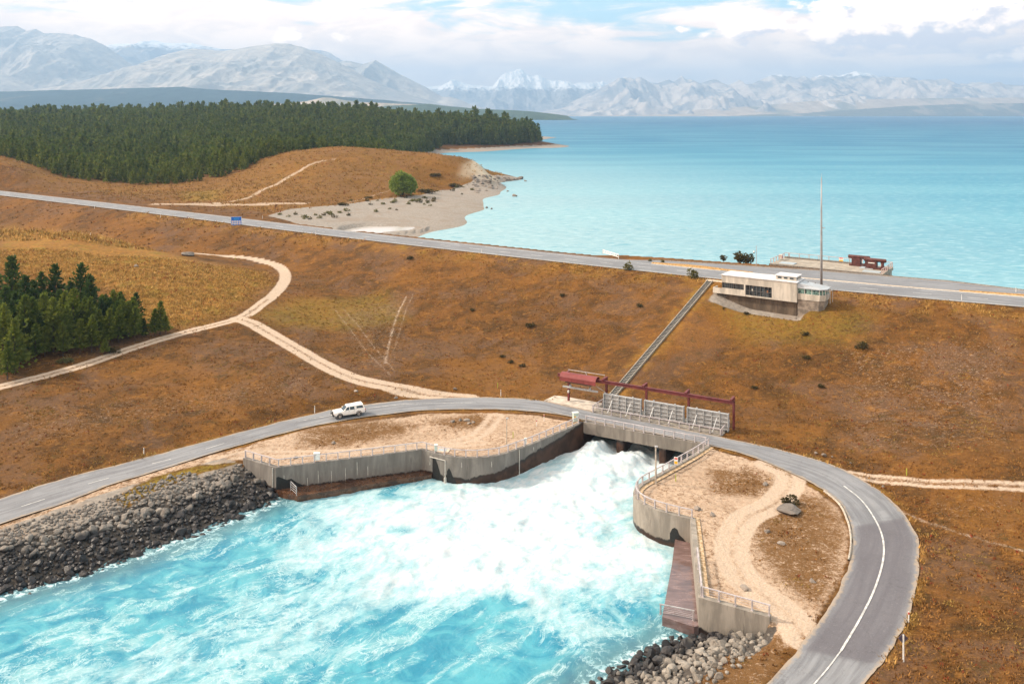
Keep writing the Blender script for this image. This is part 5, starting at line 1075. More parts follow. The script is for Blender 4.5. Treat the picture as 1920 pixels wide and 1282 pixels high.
for uv, lab in (((903,474), 'white marker post on the near verge of the highway above the long slope'), ((592,440), 'white marker post on the highway verge right of the blue sign'), ((301,408), 'white marker post on the highway verge left of the blue sign'), ((177,391), 'white marker post far along the highway verge at the left'), ((1803,563), 'white marker post on the highway verge at the right'),
    ((492,410), 'white marker post on the far verge of the highway right of the blue sign'), ((1905,548), 'white marker post on the lake-side verge at the far right')):
    marker(uv, lab, 'white', False)
# ------------------------------------------------------------------ white pickup
def pickup():
    c = W(655, 782.5, 0); h = math.atan2(-.43, -.90); cx, cy = -26.55, 142.55
    zz = np.interp(seg_dist(np.array([cx]), np.array([cy]), ROADC)[1][0], accr, ROADC[:, 2])+.052
    root = empty('pickup_truck', (cx, cy, zz), h); tag(root, 'white double-cab pickup truck with canopy and black bull bar driving on the loop road', 'pickup truck')
    m, nt, b = newmat('white_car_paint'); b.inputs['Base Color'].default_value = (.80, .79, .77, 1); b.inputs['Roughness'].default_value = .28; b.inputs['Coat Weight'].default_value = .4; WP = m
    BLK = simple('black_plastic', (.018, .018, .02), .6); TYR = simple('tyre_rubber', (.02, .02, .02), .85); ALY = simple('wheel_alloy', (.45, .45, .46), .35, .6, var=.1)
    m, nt, b = newmat('car_glass'); b.inputs['Base Color'].default_value = (.03, .04, .05, 1); b.inputs['Roughness'].default_value = .05; CG = m
    LR = simple('tail_lamp_red', (.5, .015, .012), .3); LH = simple('headlamp_lens', (.75, .77, .8), .15)
    def sec(x, w, z0, z1, ch=.10, tw=None):
        tw = tw or w-.06
        return [np.array([x, y, z]) for y, z in ((-w+ch, z0), (w-ch, z0), (w, z0+ch), (w, z1-.30), (tw, z1-.04), (tw-.08, z1), (-tw+.08, z1), (-tw, z1-.04), (-w, z1-.30), (-w, z0+ch))]
    mb = MB(); mb.loft([sec(2.50, .70, .62, .98), sec(2.40, .80, .52, 1.04), sec(2.0, .87, .46, 1.10), sec(1.0, .885, .42, 1.17), sec(.5, .89, .42, 1.16), sec(-1.0, .89, .42, 1.16), sec(-2.3, .885, .46, 1.18), sec(-2.58, .86, .55, 1.17), sec(-2.63, .82, .60, 1.12)])
    body = bldloc('body', mb, WP, root, smooth=False)
    def gsec(pts): return [np.array(p) for p in pts]
    # cab: base outline to roof outline
    mb = MB(); cab0 = [(1.05, -.78, 1.13), (1.05, .78, 1.13), (.7, .84, 1.13), (-.98, .84, 1.13), (-.98, -.84, 1.13), (.7, -.84, 1.13)]; cab1 = [(.30, -.62, 1.74), (.30, .62, 1.74), (.12, .665, 1.755), (-.98, .675, 1.76), (-.98, -.675, 1.76), (.12, -.665, 1.755)]
    mb.loft([gsec(cab0), gsec(cab1), gsec([(x*.9-.03, y*.9, z+.05) for x, y, z in cab1])]); bldloc('cab', mb, WP, root)
    mb = MB(); c0 = [(-1.0, -.85, 1.14), (-1.0, .85, 1.14), (-2.55, .84, 1.15), (-2.55, -.84, 1.15)]; c1 = [(-1.0, -.70, 1.78), (-1.0, .70, 1.78), (-2.28, .70, 1.83), (-2.28, -.70, 1.83)]
    mb.loft([gsec(c0), gsec(c1), gsec([(x*.96-.06, y*.86, z+.06) for x, y, z in c1])]); can = bldloc('canopy', mb, WP, root)
    def sidewin(x0, x1, x2, x3, s, za=1.22, zb=1.66, par=root):
        yy = (lambda z: (.85-(z-1.14)/.64*.15)+.014) if par is not root else (lambda z: (.84-(z-1.13)/.63*.165)+.012)
        mb = MB(); P = [(x0, s*yy(za), za), (x1, s*yy(za), za), (x2, s*yy(zb), zb), (x3, s*yy(zb), zb)]; In = [(x, y-s*.05, z) for x, y, z in P]
        mb.loft([gsec(P), gsec(In)]); return bldloc('side_window', mb, CG, par)
    for s in (1, -1):
        sidewin(.78, .02, .02, .27, s); sidewin(-.10, -.86, -.80, -.10, s); sidewin(-1.18, -2.30, -2.17, -1.18, s, 1.30, 1.66, can)
    mb = MB(); mb.loft([gsec([(1.00, -.70, 1.19), (1.00, .70, 1.19), (.375, .57, 1.70), (.375, -.57, 1.70)]), gsec([(.95, -.70, 1.16), (.95, .70, 1.16), (.33, .57, 1.67), (.33, -.57, 1.67)])]); bldloc('windscreen', mb, CG, root)
    mb = MB(); mb.loft([gsec([(-2.53, -.66, 1.26), (-2.53, .66, 1.26), (-2.33, .58, 1.72), (-2.33, -.58, 1.72)]), gsec([(-2.45, -.66, 1.26), (-2.45, .66, 1.26), (-2.27, .58, 1.72), (-2.27, -.58, 1.72)])]); bldloc('rear_window', mb, CG, can)
    tyre = MB()
    tyre.tube([(0, -.13, 0), (0, -.11, 0), (0, .11, 0), (0, .13, 0)], [.33, .385, .385, .33], 20); ty = tyre.mesh('tyre', TYR)
    rm_ = MB().tube([(0, -.135, 0), (0, .135, 0)], .235, 16); 
    for i in range(6): a = i*math.pi/3; rm_.bar((0, -.138, 0), (.20*math.cos(a), -.138, .20*math.sin(a)), .05, .03); rm_.bar((0, .138, 0), (.20*math.cos(a), .138, .20*math.sin(a)), .05, .03)
    ri = rm_.mesh('rim', ALY); arch = MB()
    for i in range(11):
        a0, a1 = math.pi*(i/11), math.pi*((i+1)/11); arch.bar((.44*math.cos(a0), 0, .44*math.sin(a0)), (.44*math.cos(a1), 0, .44*math.sin(a1)), .14, .09)
    av = arch.mesh('wheel_arch', BLK)
    for x in (1.54, -1.54):
        for s in (1, -1):
            w_ = mobj('wheel', MB().tube([(0, -.10, 0), (0, .10, 0)], .12, 10).mesh('hub', BLK), root, (x, s*.77, .385)); mobj('tyre', ty, w_); mobj('rim', ri, w_)
            mobj('wheel_arch', av, root, (x, s*.84, .44))
    mb = MB().bb((2.42, -.86, .42), (2.68, .86, .74), bev=.06); 
    for y in (-.62, .62): mb.tube([(2.6, y, .7), (2.66, y, 1.05), (2.55, y*.9, 1.14)], .035, 6)
    mb.tube([(2.55, -.56, 1.14), (2.60, 0, 1.16), (2.55, .56, 1.14)], .035, 6).tube([(2.66, -.62, .9), (2.68, .62, .9)], .03, 6); bldloc('bull_bar', mb, BLK, root)
    bldloc('grille', MB().bb((2.45, -.42, .78), (2.515, .42, .96)), BLK, root)
    for s in (1, -1):
        bldloc('headlight', MB().bb((2.30, s*.64-.15, .84), (2.49, s*.64+.15, 1.0), bev=.03), LH, root); bldloc('tail_light', MB().bb((-2.64, s*.80-.06, .82), (-2.56, s*.80+.07, 1.10), bev=.02), LR, root)
        bldloc('mirror', MB().bb((.66, s*.98-.10, 1.20), (.78, s*.98+.10, 1.38), bev=.03), WP, root)
        for x in (.02, -.86): bldloc('door_handle', MB().bb((x, s*.895-.012, 1.0), (x+.16, s*.895+.012, 1.04)), BLK, root)
    bldloc('rear_bumper', MB().bb((-2.78, -.80, .48), (-2.60, .80, .66), bev=.04), BLK, root)
    bldloc('sill', MB().bb((-1.05, -.86, .33), (1.05, .86, .425)), BLK, root)
    bldloc('number_plate', MB().bb((2.681, -.22, .52), (2.69, .22, .63)), SW, root)
pickup()
# ------------------------------------------------------------------ foliage
def leafmat(name, a, b_, c_=None, usea=None, trans=.0):
    m, nt, b = newmat(name); r = attr(nt, usea).outputs['Fac'] if usea else nd(nt, 'ShaderNodeObjectInfo').outputs['Random']
    n_ = noise(nt, wpos(nt), .9, 3, .6); f = mth(nt, 'ADD', mth(nt, 'MULTIPLY', r, .65), mth(nt, 'MULTIPLY_ADD', n_, .9, -.28), clamp=True)
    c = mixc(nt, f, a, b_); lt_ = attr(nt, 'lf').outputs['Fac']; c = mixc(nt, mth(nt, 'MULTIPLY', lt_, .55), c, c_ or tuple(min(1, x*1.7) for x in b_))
    nt.links.new(c, b.inputs['Base Color']); b.inputs['Roughness'].default_value = .75; b.inputs['Specular IOR Level'].default_value = .2
    tr = nd(nt, 'ShaderNodeBsdfTranslucent', {'Color': c}); mx = nd(nt, 'ShaderNodeMixShader', {0: .42}); nt.links.new(b.outputs[0], mx.inputs[1]); nt.links.new(tr.outputs[0], mx.inputs[2]); nt.links.new(mx.outputs[0], nt.nodes['Material Output'].inputs['Surface']); return m
BARK = simple('pine_bark', (.085, .060, .045), .95, var=.4, scale=5)
def sprays(P, Dr, L, Wd, rg):
    """one bent leaf (two triangles) per point P, growing along Dr"""
    n = len(P); rnd = rg.normal(size=(n, 3)); S = np.cross(Dr, rnd); S /= np.linalg.norm(S, axis=1)[:, None]+1e-9
    V = np.empty((n, 4, 3)); V[:, 0] = P; V[:, 1] = P+Dr*L[:, None]*.5+S*Wd[:, None]; V[:, 2] = P+Dr*L[:, None]; V[:, 3] = P+Dr*L[:, None]*.5-S*Wd[:, None]
    V[:, 1:4:2, 2] -= Wd[:, None]*.3; Fq = np.arange(n*4).reshape(n, 4); return V.reshape(-1, 3), Fq
def pine(H, rad, rg, whorls, br, cl, size, base=.08, openf=.15, pw=.8):
    P = []; Dn = []; Ls = []
    for i in range(whorls):
        f = (i+.5)/whorls; h = H*(base+(1-base)*f); r = rad*(1-f)**pw*(.75+.5*rg.random())+.12*size; k = max(3, int(br*(1-f*.45)))
        a0 = rg.random()*6.28
        for j in range(k):
            if rg.random() < openf: continue
            a = a0+j*6.283/k+rg.normal()*.25; el = .28+.55*f+rg.normal()*.12; l = r*(.7+.5*rg.random())
            d = np.array([math.cos(a)*math.cos(el), math.sin(a)*math.cos(el), math.sin(el)*.8])
            for q in range(cl):
                t = (q+.6)/cl; p = np.array([0, 0, h])+d*l*t+np.array([0, 0, -.10*l*t*t])
                for w in range(2):
                    dd = d*.6+rg.normal(size=3)*.45+np.array([0, 0, .35]); P.append(p+rg.normal(size=3)*.10*size); Dn.append(dd/np.linalg.norm(dd)); Ls.append(size*(.7+.6*rg.random())*(1-.35*f))
    for w in range(5): P.append(np.array([0, 0, H*(.95+.01*w)])); d = np.array([rg.normal()*.3, rg.normal()*.3, 1]); Dn.append(d/np.linalg.norm(d)); Ls.append(size*.8)
    P = np.array(P); Dn = np.array(Dn); Ls = np.array(Ls); V, Fq = sprays(P, Dn, Ls, Ls*.27, rg)
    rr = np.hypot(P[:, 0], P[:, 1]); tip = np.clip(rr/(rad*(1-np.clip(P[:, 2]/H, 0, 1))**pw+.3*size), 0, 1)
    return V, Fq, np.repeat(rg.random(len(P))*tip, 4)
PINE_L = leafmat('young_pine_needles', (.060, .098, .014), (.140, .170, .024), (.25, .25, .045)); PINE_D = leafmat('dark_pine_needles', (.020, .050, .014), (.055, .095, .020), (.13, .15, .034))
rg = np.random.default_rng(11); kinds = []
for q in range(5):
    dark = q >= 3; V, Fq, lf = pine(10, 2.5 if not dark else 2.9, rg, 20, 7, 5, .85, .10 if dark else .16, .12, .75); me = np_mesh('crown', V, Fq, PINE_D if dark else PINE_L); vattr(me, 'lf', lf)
    tk = MB(); tk.tube([(0, 0, -.5), (0.05, 0, 3), (0, .05, 6.5), (0, 0, 9.7)], [.17, .13, .08, .02], 7)
    for i in range(14): a = i*2.4; z = 1.2+i*.5; tk.tube([(0, 0, z), (math.cos(a)*1.3*(1-z/10), math.sin(a)*1.3*(1-z/10), z+.45)], [.03, .012], 4)
    kinds.append((me, tk.mesh('trunk', BARK)))
PN = [(22,618,484,3),(47,636,520,3),(78,606,512,4),(103,606,498,3),(152,606,497,3),(169,622,518,4),(6,692,572,0),(27,700,600,1),(-8,640,520,4),(46,668,556,2),(62,664,560,0),(82,652,553,1),(100,660,560,2),(120,640,548,0),(138,648,543,1),(84,668,612,2),(150,664,600,1),(172,660,592,0),(186,652,582,2),(205,648,580,1),(223,642,573,0),(241,634,566,2),(253,638,576,1),(270,632,598,4),(290,630,580,2),(301,627,566,1),(311,626,592,0),(197,664,634,2),(62,628,528,4),(132,620,530,3),(112,632,545,4),(10,655,540,3),(190,634,560,4),(212,628,570,3),(232,626,568,4),(36,690,620,0),(-20,670,560,1),(118,668,606,0),(66,676,608,1),(160,640,560,2),(14,712,640,2)]
rge = np.random.default_rng(77)
for _ in range(44):
    u_ = rge.uniform(2, 262); v_ = rge.uniform(622-u_*.05, 690-u_*.23); PN.append((int(u_), int(v_), int(v_-rge.uniform(56, 92)*(1.15-u_/700)), int(rge.integers(0, 5))))
tag_words = ['bright green young pine', 'leaning pale green pine', 'open-branched green pine', 'tall dark pine', 'dense dark green pine']
bases = drape([(u, v) for u, v, _, _ in PN], False); used_l = {}
for (u, v, vt, k), p in zip(PN, bases):
    h = max(1.5, (v-vt)*p[1]/F); root = empty('pine_tree', p); root.rotation_euler = (0, 0, (u*1.7) % 6.28); s = h/10; w_ = 1.0 if k >= 3 else .95
    root.scale = (s*.98+.1, s*.98+.1, s)
    mobj('crown', kinds[k][0], root); mobj('trunk', kinds[k][1], root)
    lab = {(22,618): 'tallest dark pine at the back left of the grove below the knoll', (301,627): 'slender open pine at the right end of the grove, with bare lower trunk', (6,692): 'bright green pine at the front left corner of the grove beside the track', (197,664): 'smallest pine in front of the grove, close to the dirt track', (103,606): 'dark pointed pine rising above the middle of the grove', (152,606): 'tall dark pine topping the right half of the grove', (270,632): 'low dark bushy pine just left of the slender trio'}.get((u, v))
    tag(root, lab or ('dark green pine standing among the crowded back rows of the grove' if k >= 3 else 'young light green pine among the crowded front rows of the grove'), 'tree', 'pines in the grove below the knoll')
# far plantation: the nearest as trees of their own, the rest as one wood
FPOLY = [UD(u, D, 0)[:2] for u, D in ((-220,484),(0,484),(60,475),(110,464),(200,455),(330,456),(400,463),(470,476),(520,508),(600,545),(720,570),(765,720),(790,850),(830,960),(900,1000),(960,1045),(1012,1092),(1012,1180),(1000,1260),(700,1380),(-220,1420))]
rgf = np.random.default_rng(5); sp_ = 5.2
fx, fy = np.meshgrid(np.arange(-900, 60, sp_), np.arange(420, 1420, sp_)); fx = fx.ravel()+rgf.uniform(-2.6, 2.6, fx.size); fy = fy.ravel()+rgf.uniform(-2.6, 2.6, fy.size)
k = pip(fx, fy, FPOLY); fx, fy = fx[k], fy[k]; fz = ground(fx, fy, False); k = (fz > 10.2) & ~((fx/fy < -.568) & (fy > 1180)); fx, fy, fz = fx[k], fy[k], fz[k]
dfr = np.abs(seg_dist(fx, fy, np.array(FPOLY))[0]); vis = (fx/fy > -.62)
fh = np.interp(fy, [430, 520, 620, 900, 1100], [7.6, 9, 10.2, 12, 15.5])*(.62+.62*rgf.random(len(fx)))*(.85+.35*fbm(fx/60, fy/60, 3))
fh *= np.where(rgf.random(len(fx)) < .09, 1.32, 1); fh *= np.where(dfr < 6, .8, 1); fh = np.where((fx > -60) & (fy > 880), fh*1.15, fh)
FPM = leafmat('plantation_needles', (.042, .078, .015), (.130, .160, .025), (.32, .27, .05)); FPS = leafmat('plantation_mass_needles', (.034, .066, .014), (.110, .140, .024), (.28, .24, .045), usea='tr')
protos = []
for q in range(6):
    V, Fq, lf = pine(1.0*10, 2.2, rgf, 10, 6, 2, 2.3, .05, .10, .8); tv = np.array([[-.2, -.2, -1], [.2, -.2, -1], [.2, .2, -1], [-.2, .2, -1], [0, 0, 9]]); tf = np.array([[0, 1, 4, 4], [1, 2, 4, 4], [2, 3, 4, 4], [3, 0, 4, 4]])
    protos.append((V, Fq, lf))
order = np.argsort(fy+1000*(~vis)); near_i = order[:296]; rest = order[296:]
ims = []
for V, Fq, lf in protos: me = np_mesh('plantation_pine', V, Fq, FPM); vattr(me, 'lf', lf); ims.append(me)
for i in near_i:
    o = mobj('plantation_pine', ims[i % 6], None, (fx[i], fy[i], fz[i]-.3), rgf.random()*6.28); o.scale = (fh[i]/10*.95, fh[i]/10*.95, fh[i]/10)
    tag(o, 'dark green plantation pine in the front ranks of the forest beyond the highway', 'tree', 'front ranks of the plantation forest')
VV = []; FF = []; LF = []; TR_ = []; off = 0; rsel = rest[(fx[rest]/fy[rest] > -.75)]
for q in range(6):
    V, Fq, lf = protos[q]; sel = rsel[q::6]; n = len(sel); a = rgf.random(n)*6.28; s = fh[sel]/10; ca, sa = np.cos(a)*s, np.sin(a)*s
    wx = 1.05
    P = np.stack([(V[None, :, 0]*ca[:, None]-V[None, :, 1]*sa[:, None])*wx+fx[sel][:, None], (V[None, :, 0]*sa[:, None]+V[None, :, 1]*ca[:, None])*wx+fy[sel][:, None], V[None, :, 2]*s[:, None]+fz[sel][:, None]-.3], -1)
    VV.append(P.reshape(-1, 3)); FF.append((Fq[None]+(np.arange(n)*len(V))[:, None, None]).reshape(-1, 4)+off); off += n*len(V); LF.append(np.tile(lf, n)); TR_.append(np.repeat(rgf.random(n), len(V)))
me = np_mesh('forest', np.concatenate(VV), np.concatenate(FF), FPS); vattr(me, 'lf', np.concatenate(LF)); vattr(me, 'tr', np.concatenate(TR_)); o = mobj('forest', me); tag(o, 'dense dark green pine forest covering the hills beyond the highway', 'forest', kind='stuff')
print('forest trees', len(rsel))
# willow on the beach edge
def leafball(n, R_, rg, size, lob=7, flat=.85):
    C = rg.normal(size=(lob, 3)); C /= np.linalg.norm(C, axis=1)[:, None]; C[:, 2] = np.abs(C[:, 2])*.9-.1; C *= .62; rs = .26+.30*rg.random(lob)
    w = rg.integers(0, lob, n); d = rg.normal(size=(n, 3)); d /= np.linalg.norm(d, axis=1)[:, None]; P = C[w]+d*rs[w][:, None]*(.65+.35*rg.random(n)[:, None])
    P[:, 2] = (P[:, 2]+.55)*flat; k = P[:, 2] > .02; P, d = P[k], d[k]; P = P*np.array(R_); dd = d*.6+rg.normal(size=d.shape)*.5+np.array([0, 0, .05]); dd /= np.linalg.norm(dd, axis=1)[:, None]
    L = size*(.6+.8*rg.random(len(P))); V, Fq = sprays(P, dd, L, L*.3, rg); return V, Fq, np.repeat(rg.random(len(P)), 4)
def leafy(name, n, R_, size, mat, seed, lob=7):
    V, Fq, lf = leafball(n, R_, np.random.default_rng(seed), size, lob); me = np_mesh(name, V, Fq, mat); vattr(me, 'lf', lf); return me
WIL = leafmat('willow_leaves', (.085, .155, .030), (.18, .25, .05), (.30, .34, .08)); SHD = leafmat('dark_shrub_leaves', (.034, .032, .012), (.075, .062, .020), (.14, .10, .035)); SHG = leafmat('grey_green_shrub_leaves', (.075, .082, .030), (.15, .145, .05), (.24, .2, .08))
wp_ = drape([(755, 367)], False)[0]; wt = empty('willow_tree', wp_); tag(wt, 'round bright green willow standing where the brown hill meets the grey beach', 'tree')
hh = 49*wp_[1]/F; mobj('crown', leafy('crown', 5200, (hh*.50, hh*.50, hh*.74), 1.0, WIL, 3, 16), wt, (0, 0, hh*.02)); bldloc('trunk', MB().tube([(0, 0, -.6), (.3, 0, hh*.25), (0, .2, hh*.55)], [.5, .35, .15], 8).tube([(.2, 0, hh*.2), (hh*.2, .3, hh*.45)], [.2, .08], 6).tube([(.2, 0, hh*.2), (-hh*.2, -.3, hh*.45)], [.2, .08], 6), BARK, wt)
# scrub
twig = MB()
for i in range(6): a = i*1.05; twig.tube([(0, 0, -.2), (math.cos(a)*.35, math.sin(a)*.35, .55)], [.03, .012], 4)
twm = twig.mesh('stems', BARK)
shr = [leafy('foliage', 260, (.62, .62, .8), .22, SHD, 20+i, 5) for i in range(3)] + [leafy('foliage', 300, (.6, .6, .85), .20, SHG, 30+i, 6) for i in range(2)]
def shrub(uv, px, kind, label, terr=True, group=None, wz=1.0):
    p = drape([uv], False)[0] if terr else W(*uv, CREST); s = px*p[1]/F/1.3; o = empty('shrub', p-np.array([0, 0, .05]), uv[0] % 6.28); o.scale = (s, s, s*wz); tag(o, label, 'shrub', group); mobj('foliage', shr[kind], o, (0, 0, -.17)); mobj('stems', twm, o); return o
for uv, px, kd, lab in (((769,486), 14, 0, 'dark shrub high on the slope just below the highway'), ((995,613), 18, 1, 'dark round shrub in the middle of the long slope'), ((942,670), 11, 2, 'dark shrub leftmost of the three close together on the lower slope'), ((958,680), 13, 0, 'dark shrub in the middle of the three close together on the lower slope'), ((979,687), 12, 1, 'dark shrub rightmost of the three close together on the lower slope'),
    ((1152,693), 15, 2, 'dark shrub just above the red hoist cover'), ((1165,660), 10, 0, 'small dark shrub left of the middle of the staircase'), ((1186,672), 15, 1, 'dark shrub touching the left side of the staircase'), ((1055,556), 13, 2, 'low dark shrub in the upper middle of the slope'), ((886,583), 12, 0, 'faint low shrub left of the centre of the slope'), ((1510,628), 15, 2, 'dark shrub on the slope below the control building'), ((1617,652), 26, 0, 'spreading low shrub on the right-hand slope'), ((1512,672), 15, 1, 'dark upright shrub on the middle of the right-hand slope'), ((1540,726), 15, 2, 'dark round shrub low on the right-hand slope'), ((1415,728), 13, 0, 'small flat dark shrub right of the gantry top'), ((1357,582), 12, 1, 'dark tuft under the left end of the control building'), ((1400,590), 12, 2, 'dark tuft below the middle of the control building'), ((1200,575), 14, 0, 'low brown-green shrub above the staircase midpoint')):
    shrub(uv, px, kd, lab, wz=.75)
for uv, px, kd, lab in (((1178,505), 20, 3, 'grey-green bush on the highway verge at the top of the slope, left of two'), ((1297,520), 24, 4, 'grey-green bush on the highway verge beside the top of the staircase'), ((1388,491), 30, 0, 'large dark bush by the lake-side verge, left half of the clump'), ((1400,492), 26, 1, 'large dark bush by the lake-side verge, right half of the clump beside the camera pole'), ((1357,488), 16, 2, 'small dark bush on the lake-side verge left of the large clump'), ((1219,490), 8, 3, 'small straw-coloured bush on the grass island, left one'), ((1241,492), 9, 4, 'round straw-coloured bush on the grass island, right one')):
    shrub(uv, px, kd, lab, False)
shrub((215,660), 30, 2, 'heap of dark brush lying between the grove and the dirt track', wz=.5); shrub((120,680), 34, 3, 'low green bramble patch beside the dirt track left of the grove', wz=.35)
bsh = [leafy('beach_shrub', 60, (.6, .6, .7), .4, m_, 40+i, 4) for i, m_ in enumerate((SHG, SHG, SHD))]
rgb_ = np.random.default_rng(8); BS = [(u+rgb_.normal()*3, v+rgb_.normal()*1.5) for u, v in [(530,405),(545,407),(560,403),(575,407),(590,402),(605,404),(612,398),(620,402),(628,406),(640,400),(600,409),(585,411),(570,411),(650,396),(660,402),(740,384),(730,390),(745,392),(770,378),(775,385),(782,381),(790,378),(795,384),(800,377),(805,381),(810,386),(815,380),(790,372),(780,374),(812,374),(772,379),(700,398),(690,385),(720,384),(740,378),(756,372),(850,352),(870,351),(862,364),(660,380),(700,376),(684,378),(880,356)]]
BS += [(860+rgb_.random()*-10, 352), (848, 358)]
for i, p in enumerate(drape(BS, False)):
    o = mobj('beach_shrub', bsh[i % 3], None, p-np.array([0, 0, .1]), i*1.3); s = rgb_.uniform(1.0, 2.1); o.scale = (s, s, s*.75); tag(o, 'small olive shrub dotted over the grey shingle beach', 'shrub', 'small shrubs on the shingle beach')
for i, (uv, px, lab) in enumerate((((642,385), 22, 'dark hedge-like scrub at the foot of the brown hill by the shingle'), ((690,372), 16, 'green scrub patch at the foot of the brown hill left of the willow'), ((800,362), 34, 'brown scrub spreading right of the willow'), ((852,350), 26, 'low rust-brown scrub between willow and cliff'), ((815,330), 22, 'green scrub on the hillside above the willow'))):
    p = drape([uv], False)[0]; s = px*p[1]/F/1.2; o = empty('scrub', p); o.scale = (s, s*.7, s*.32); tag(o, lab, 'scrub'); mobj('foliage', shr[i % 3], o, (0, 0, -.12)); mobj('stems', twm, o)
# ------------------------------------------------------------------ rocks
def rockmesh(name, seed, mat, sub=2, flat=.75, smooth=False):
    rg = np.random.default_rng(seed); bm = bmesh.new(); bmesh.ops.create_icosphere(bm, subdivisions=sub, radius=1)
    V = np.array([v.co[:] for v in bm.verts]); 
    for _ in range(11):
        d = rg.normal(size=3); d /= np.linalg.norm(d); h = rg.uniform(.44, .80); q = V@d; V = np.where((q > h)[:, None], V-(q-h)[:, None]*d*.92, V)
    V *= np.array([1.0, rg.uniform(.7, .95), flat*rg.uniform(.8, 1.15)]); V += rg.normal(size=V.shape)*.016
    for v, c in zip(bm.verts, V): v.co = c
    me = bpy.data.meshes.new(name); bm.to_mesh(me); bm.free(); me.materials.append(mat); me.polygons.foreach_set('use_smooth', np.full(len(me.polygons), smooth)); return me
def stone(name, dry, dry2, wet, wz, usea=None):
    m, nt, b = newmat(name); P = wpos(nt); z = nd(nt, 'ShaderNodeSeparateXYZ', {'Vector': P}).outputs[2]; r = attr(nt, usea).outputs['Fac'] if usea else nd(nt, 'ShaderNodeObjectInfo').outputs['Random']
    n1 = noise(nt, P, 2.2, 5, .65); n2 = noise(nt, P, 9, 4, .7); nb = noise(nt, P, .35, 3, .5)
    c = mixc(nt, mth(nt, 'ADD', mth(nt, 'MULTIPLY', r, .7), mth(nt, 'MULTIPLY_ADD', n1, .8, -.25), clamp=True), dry, dry2); c = mixc(nt, mth(nt, 'MULTIPLY', mrange(nt, n2, .52, .68), .45), c, tuple(min(1, x*1.5) for x in dry2)); c = mixc(nt, mth(nt, 'MULTIPLY', mrange(nt, n1, .45, .30), .6), c, tuple(x*.45 for x in dry))
    w_ = mrange(nt, mth(nt, 'ADD', z, mth(nt, 'MULTIPLY_ADD', nb, -2.4, 1.2)), wz+.35, wz-.25); c = mixc(nt, w_, c, mixc(nt, r, wet, tuple(x*1.9 for x in wet)))
    nt.links.new(c, b.inputs['Base Color']); nt.links.new(mrange(nt, w_, 0, 1, .95, .45), b.inputs['Roughness']); b.inputs['Specular IOR Level'].default_value = .3; bump(nt, b, mth(nt, 'ADD', n1, mth(nt, 'MULTIPLY', n2, .5)), .5, .08); return m
RKL = stone('riprap_stone', (.095, .085, .078), (.27, .24, .21), (.018, .017, .018), -1.75); RKLs = stone('riprap_small_stone', (.095, .085, .078), (.27, .24, .21), (.018, .017, .018), -1.75, 'tr')
RKR = stone('pale_riprap_stone', (.115, .10, .085), (.32, .285, .245), (.018, .016, .016), -2.1); RKRs = stone('pale_riprap_small_stone', (.115, .10, .085), (.32, .285, .245), (.018, .016, .016), -2.1, 'tr')
rgr = np.random.default_rng(21)
def bank_points(lo, hi, r, n, cond, dens):
    x = rgr.uniform(lo[0], hi[0], n); y = rgr.uniform(lo[1], hi[1], n); z = ground(x, y); k = cond(x, y, z); P = np.column_stack([x, y, z])[k]; out = []; cell = {}
    for p in P:                                       # keep stones about r apart
        rr = r*dens(p); c = (int(p[0]//.8), int(p[1]//.8))
        if all((p[0]-q[0])**2+(p[1]-q[1])**2 > rr*rr for dx in (-1, 0, 1) for dy in (-1, 0, 1) for q in cell.get((c[0]+dx, c[1]+dy), [])): out.append(p); cell.setdefault(c, []).append(p)
    return np.array(out)
dtot = lambda L: np.sum(np.linalg.norm(np.diff(smooth_line(L, 1.0)[:, :2], axis=0), axis=1))
roadok = lambda x, y: seg_near(x, y, ROADC, 9)[0] > 6.0
inL = lambda x, y, z: (half(x, y, WALL_L[0], WALL_L[1]) < -.75*np.linalg.norm((WALL_L[1]-WALL_L[0])[:2])*0-1.2) & (z < -.78) & (z > -5.2) & (x > -66) & (x < WALL_L[1][0]+3.6) & (y < 135) & roadok(x, y) & (x/y > -.66) & (seg_near(x, y, BANK_L, 16)[0] < 12.5)
inR = lambda x, y, z: (half(x, y, WALL_R[-2], WALL_R[-1]) < -3.2) & (x > 4) & (z < -.40) & (z > -5.2) & (y > 66) & roadok(x, y) & (y < 94) & (seg_near(x, y, BANK_R, 14)[0] < 10.5)
PL = bank_points((-66, 70), (-25, 135), .40, 40000, inL, lambda p: np.interp(p[0], [-60, -45, -35], [.92, 1.05, 1.2])); PR = bank_points((0, 66), (32, 96), .54, 12000, inR, lambda p: 1.0)
tlL = np.interp(PL[:, 0], [-60, -45, -35, -30], [.98, 1.1, 1.25, 1.1]); szL = (.23+.36*rgr.random(len(PL))**1.8)*tlL*np.where(PL[:, 2] > -1.4, .72, 1.0); big = rgr.random(len(PL)) < .10; szL = np.where(big, szL*1.5, szL)
szR = (.33+.42*rgr.random(len(PR))**1.5)*np.interp(PR[:, 2], [-2.5, -.6], [1, .62])
allp = np.concatenate([np.column_stack([PL, szL, np.zeros(len(PL))]), np.column_stack([PR, szR, np.ones(len(PR))])])
print('riprap', len(PL), len(PR))
vpx = V0+(HC-allp[:, 2])*F/allp[:, 1]; upx = U0+allp[:, 0]*F/allp[:, 1]
score = allp[:, 3]/allp[:, 1]*np.where((vpx < 1290) & (upx > -10), 1, .01); od = np.argsort(-score); big_i, small_i = od[:300], od[300:]
rkL = [rockmesh('riprap_boulder', 50+i, RKL) for i in range(7)]; rkR = [rockmesh('riprap_boulder', 60+i, RKR) for i in range(7)]
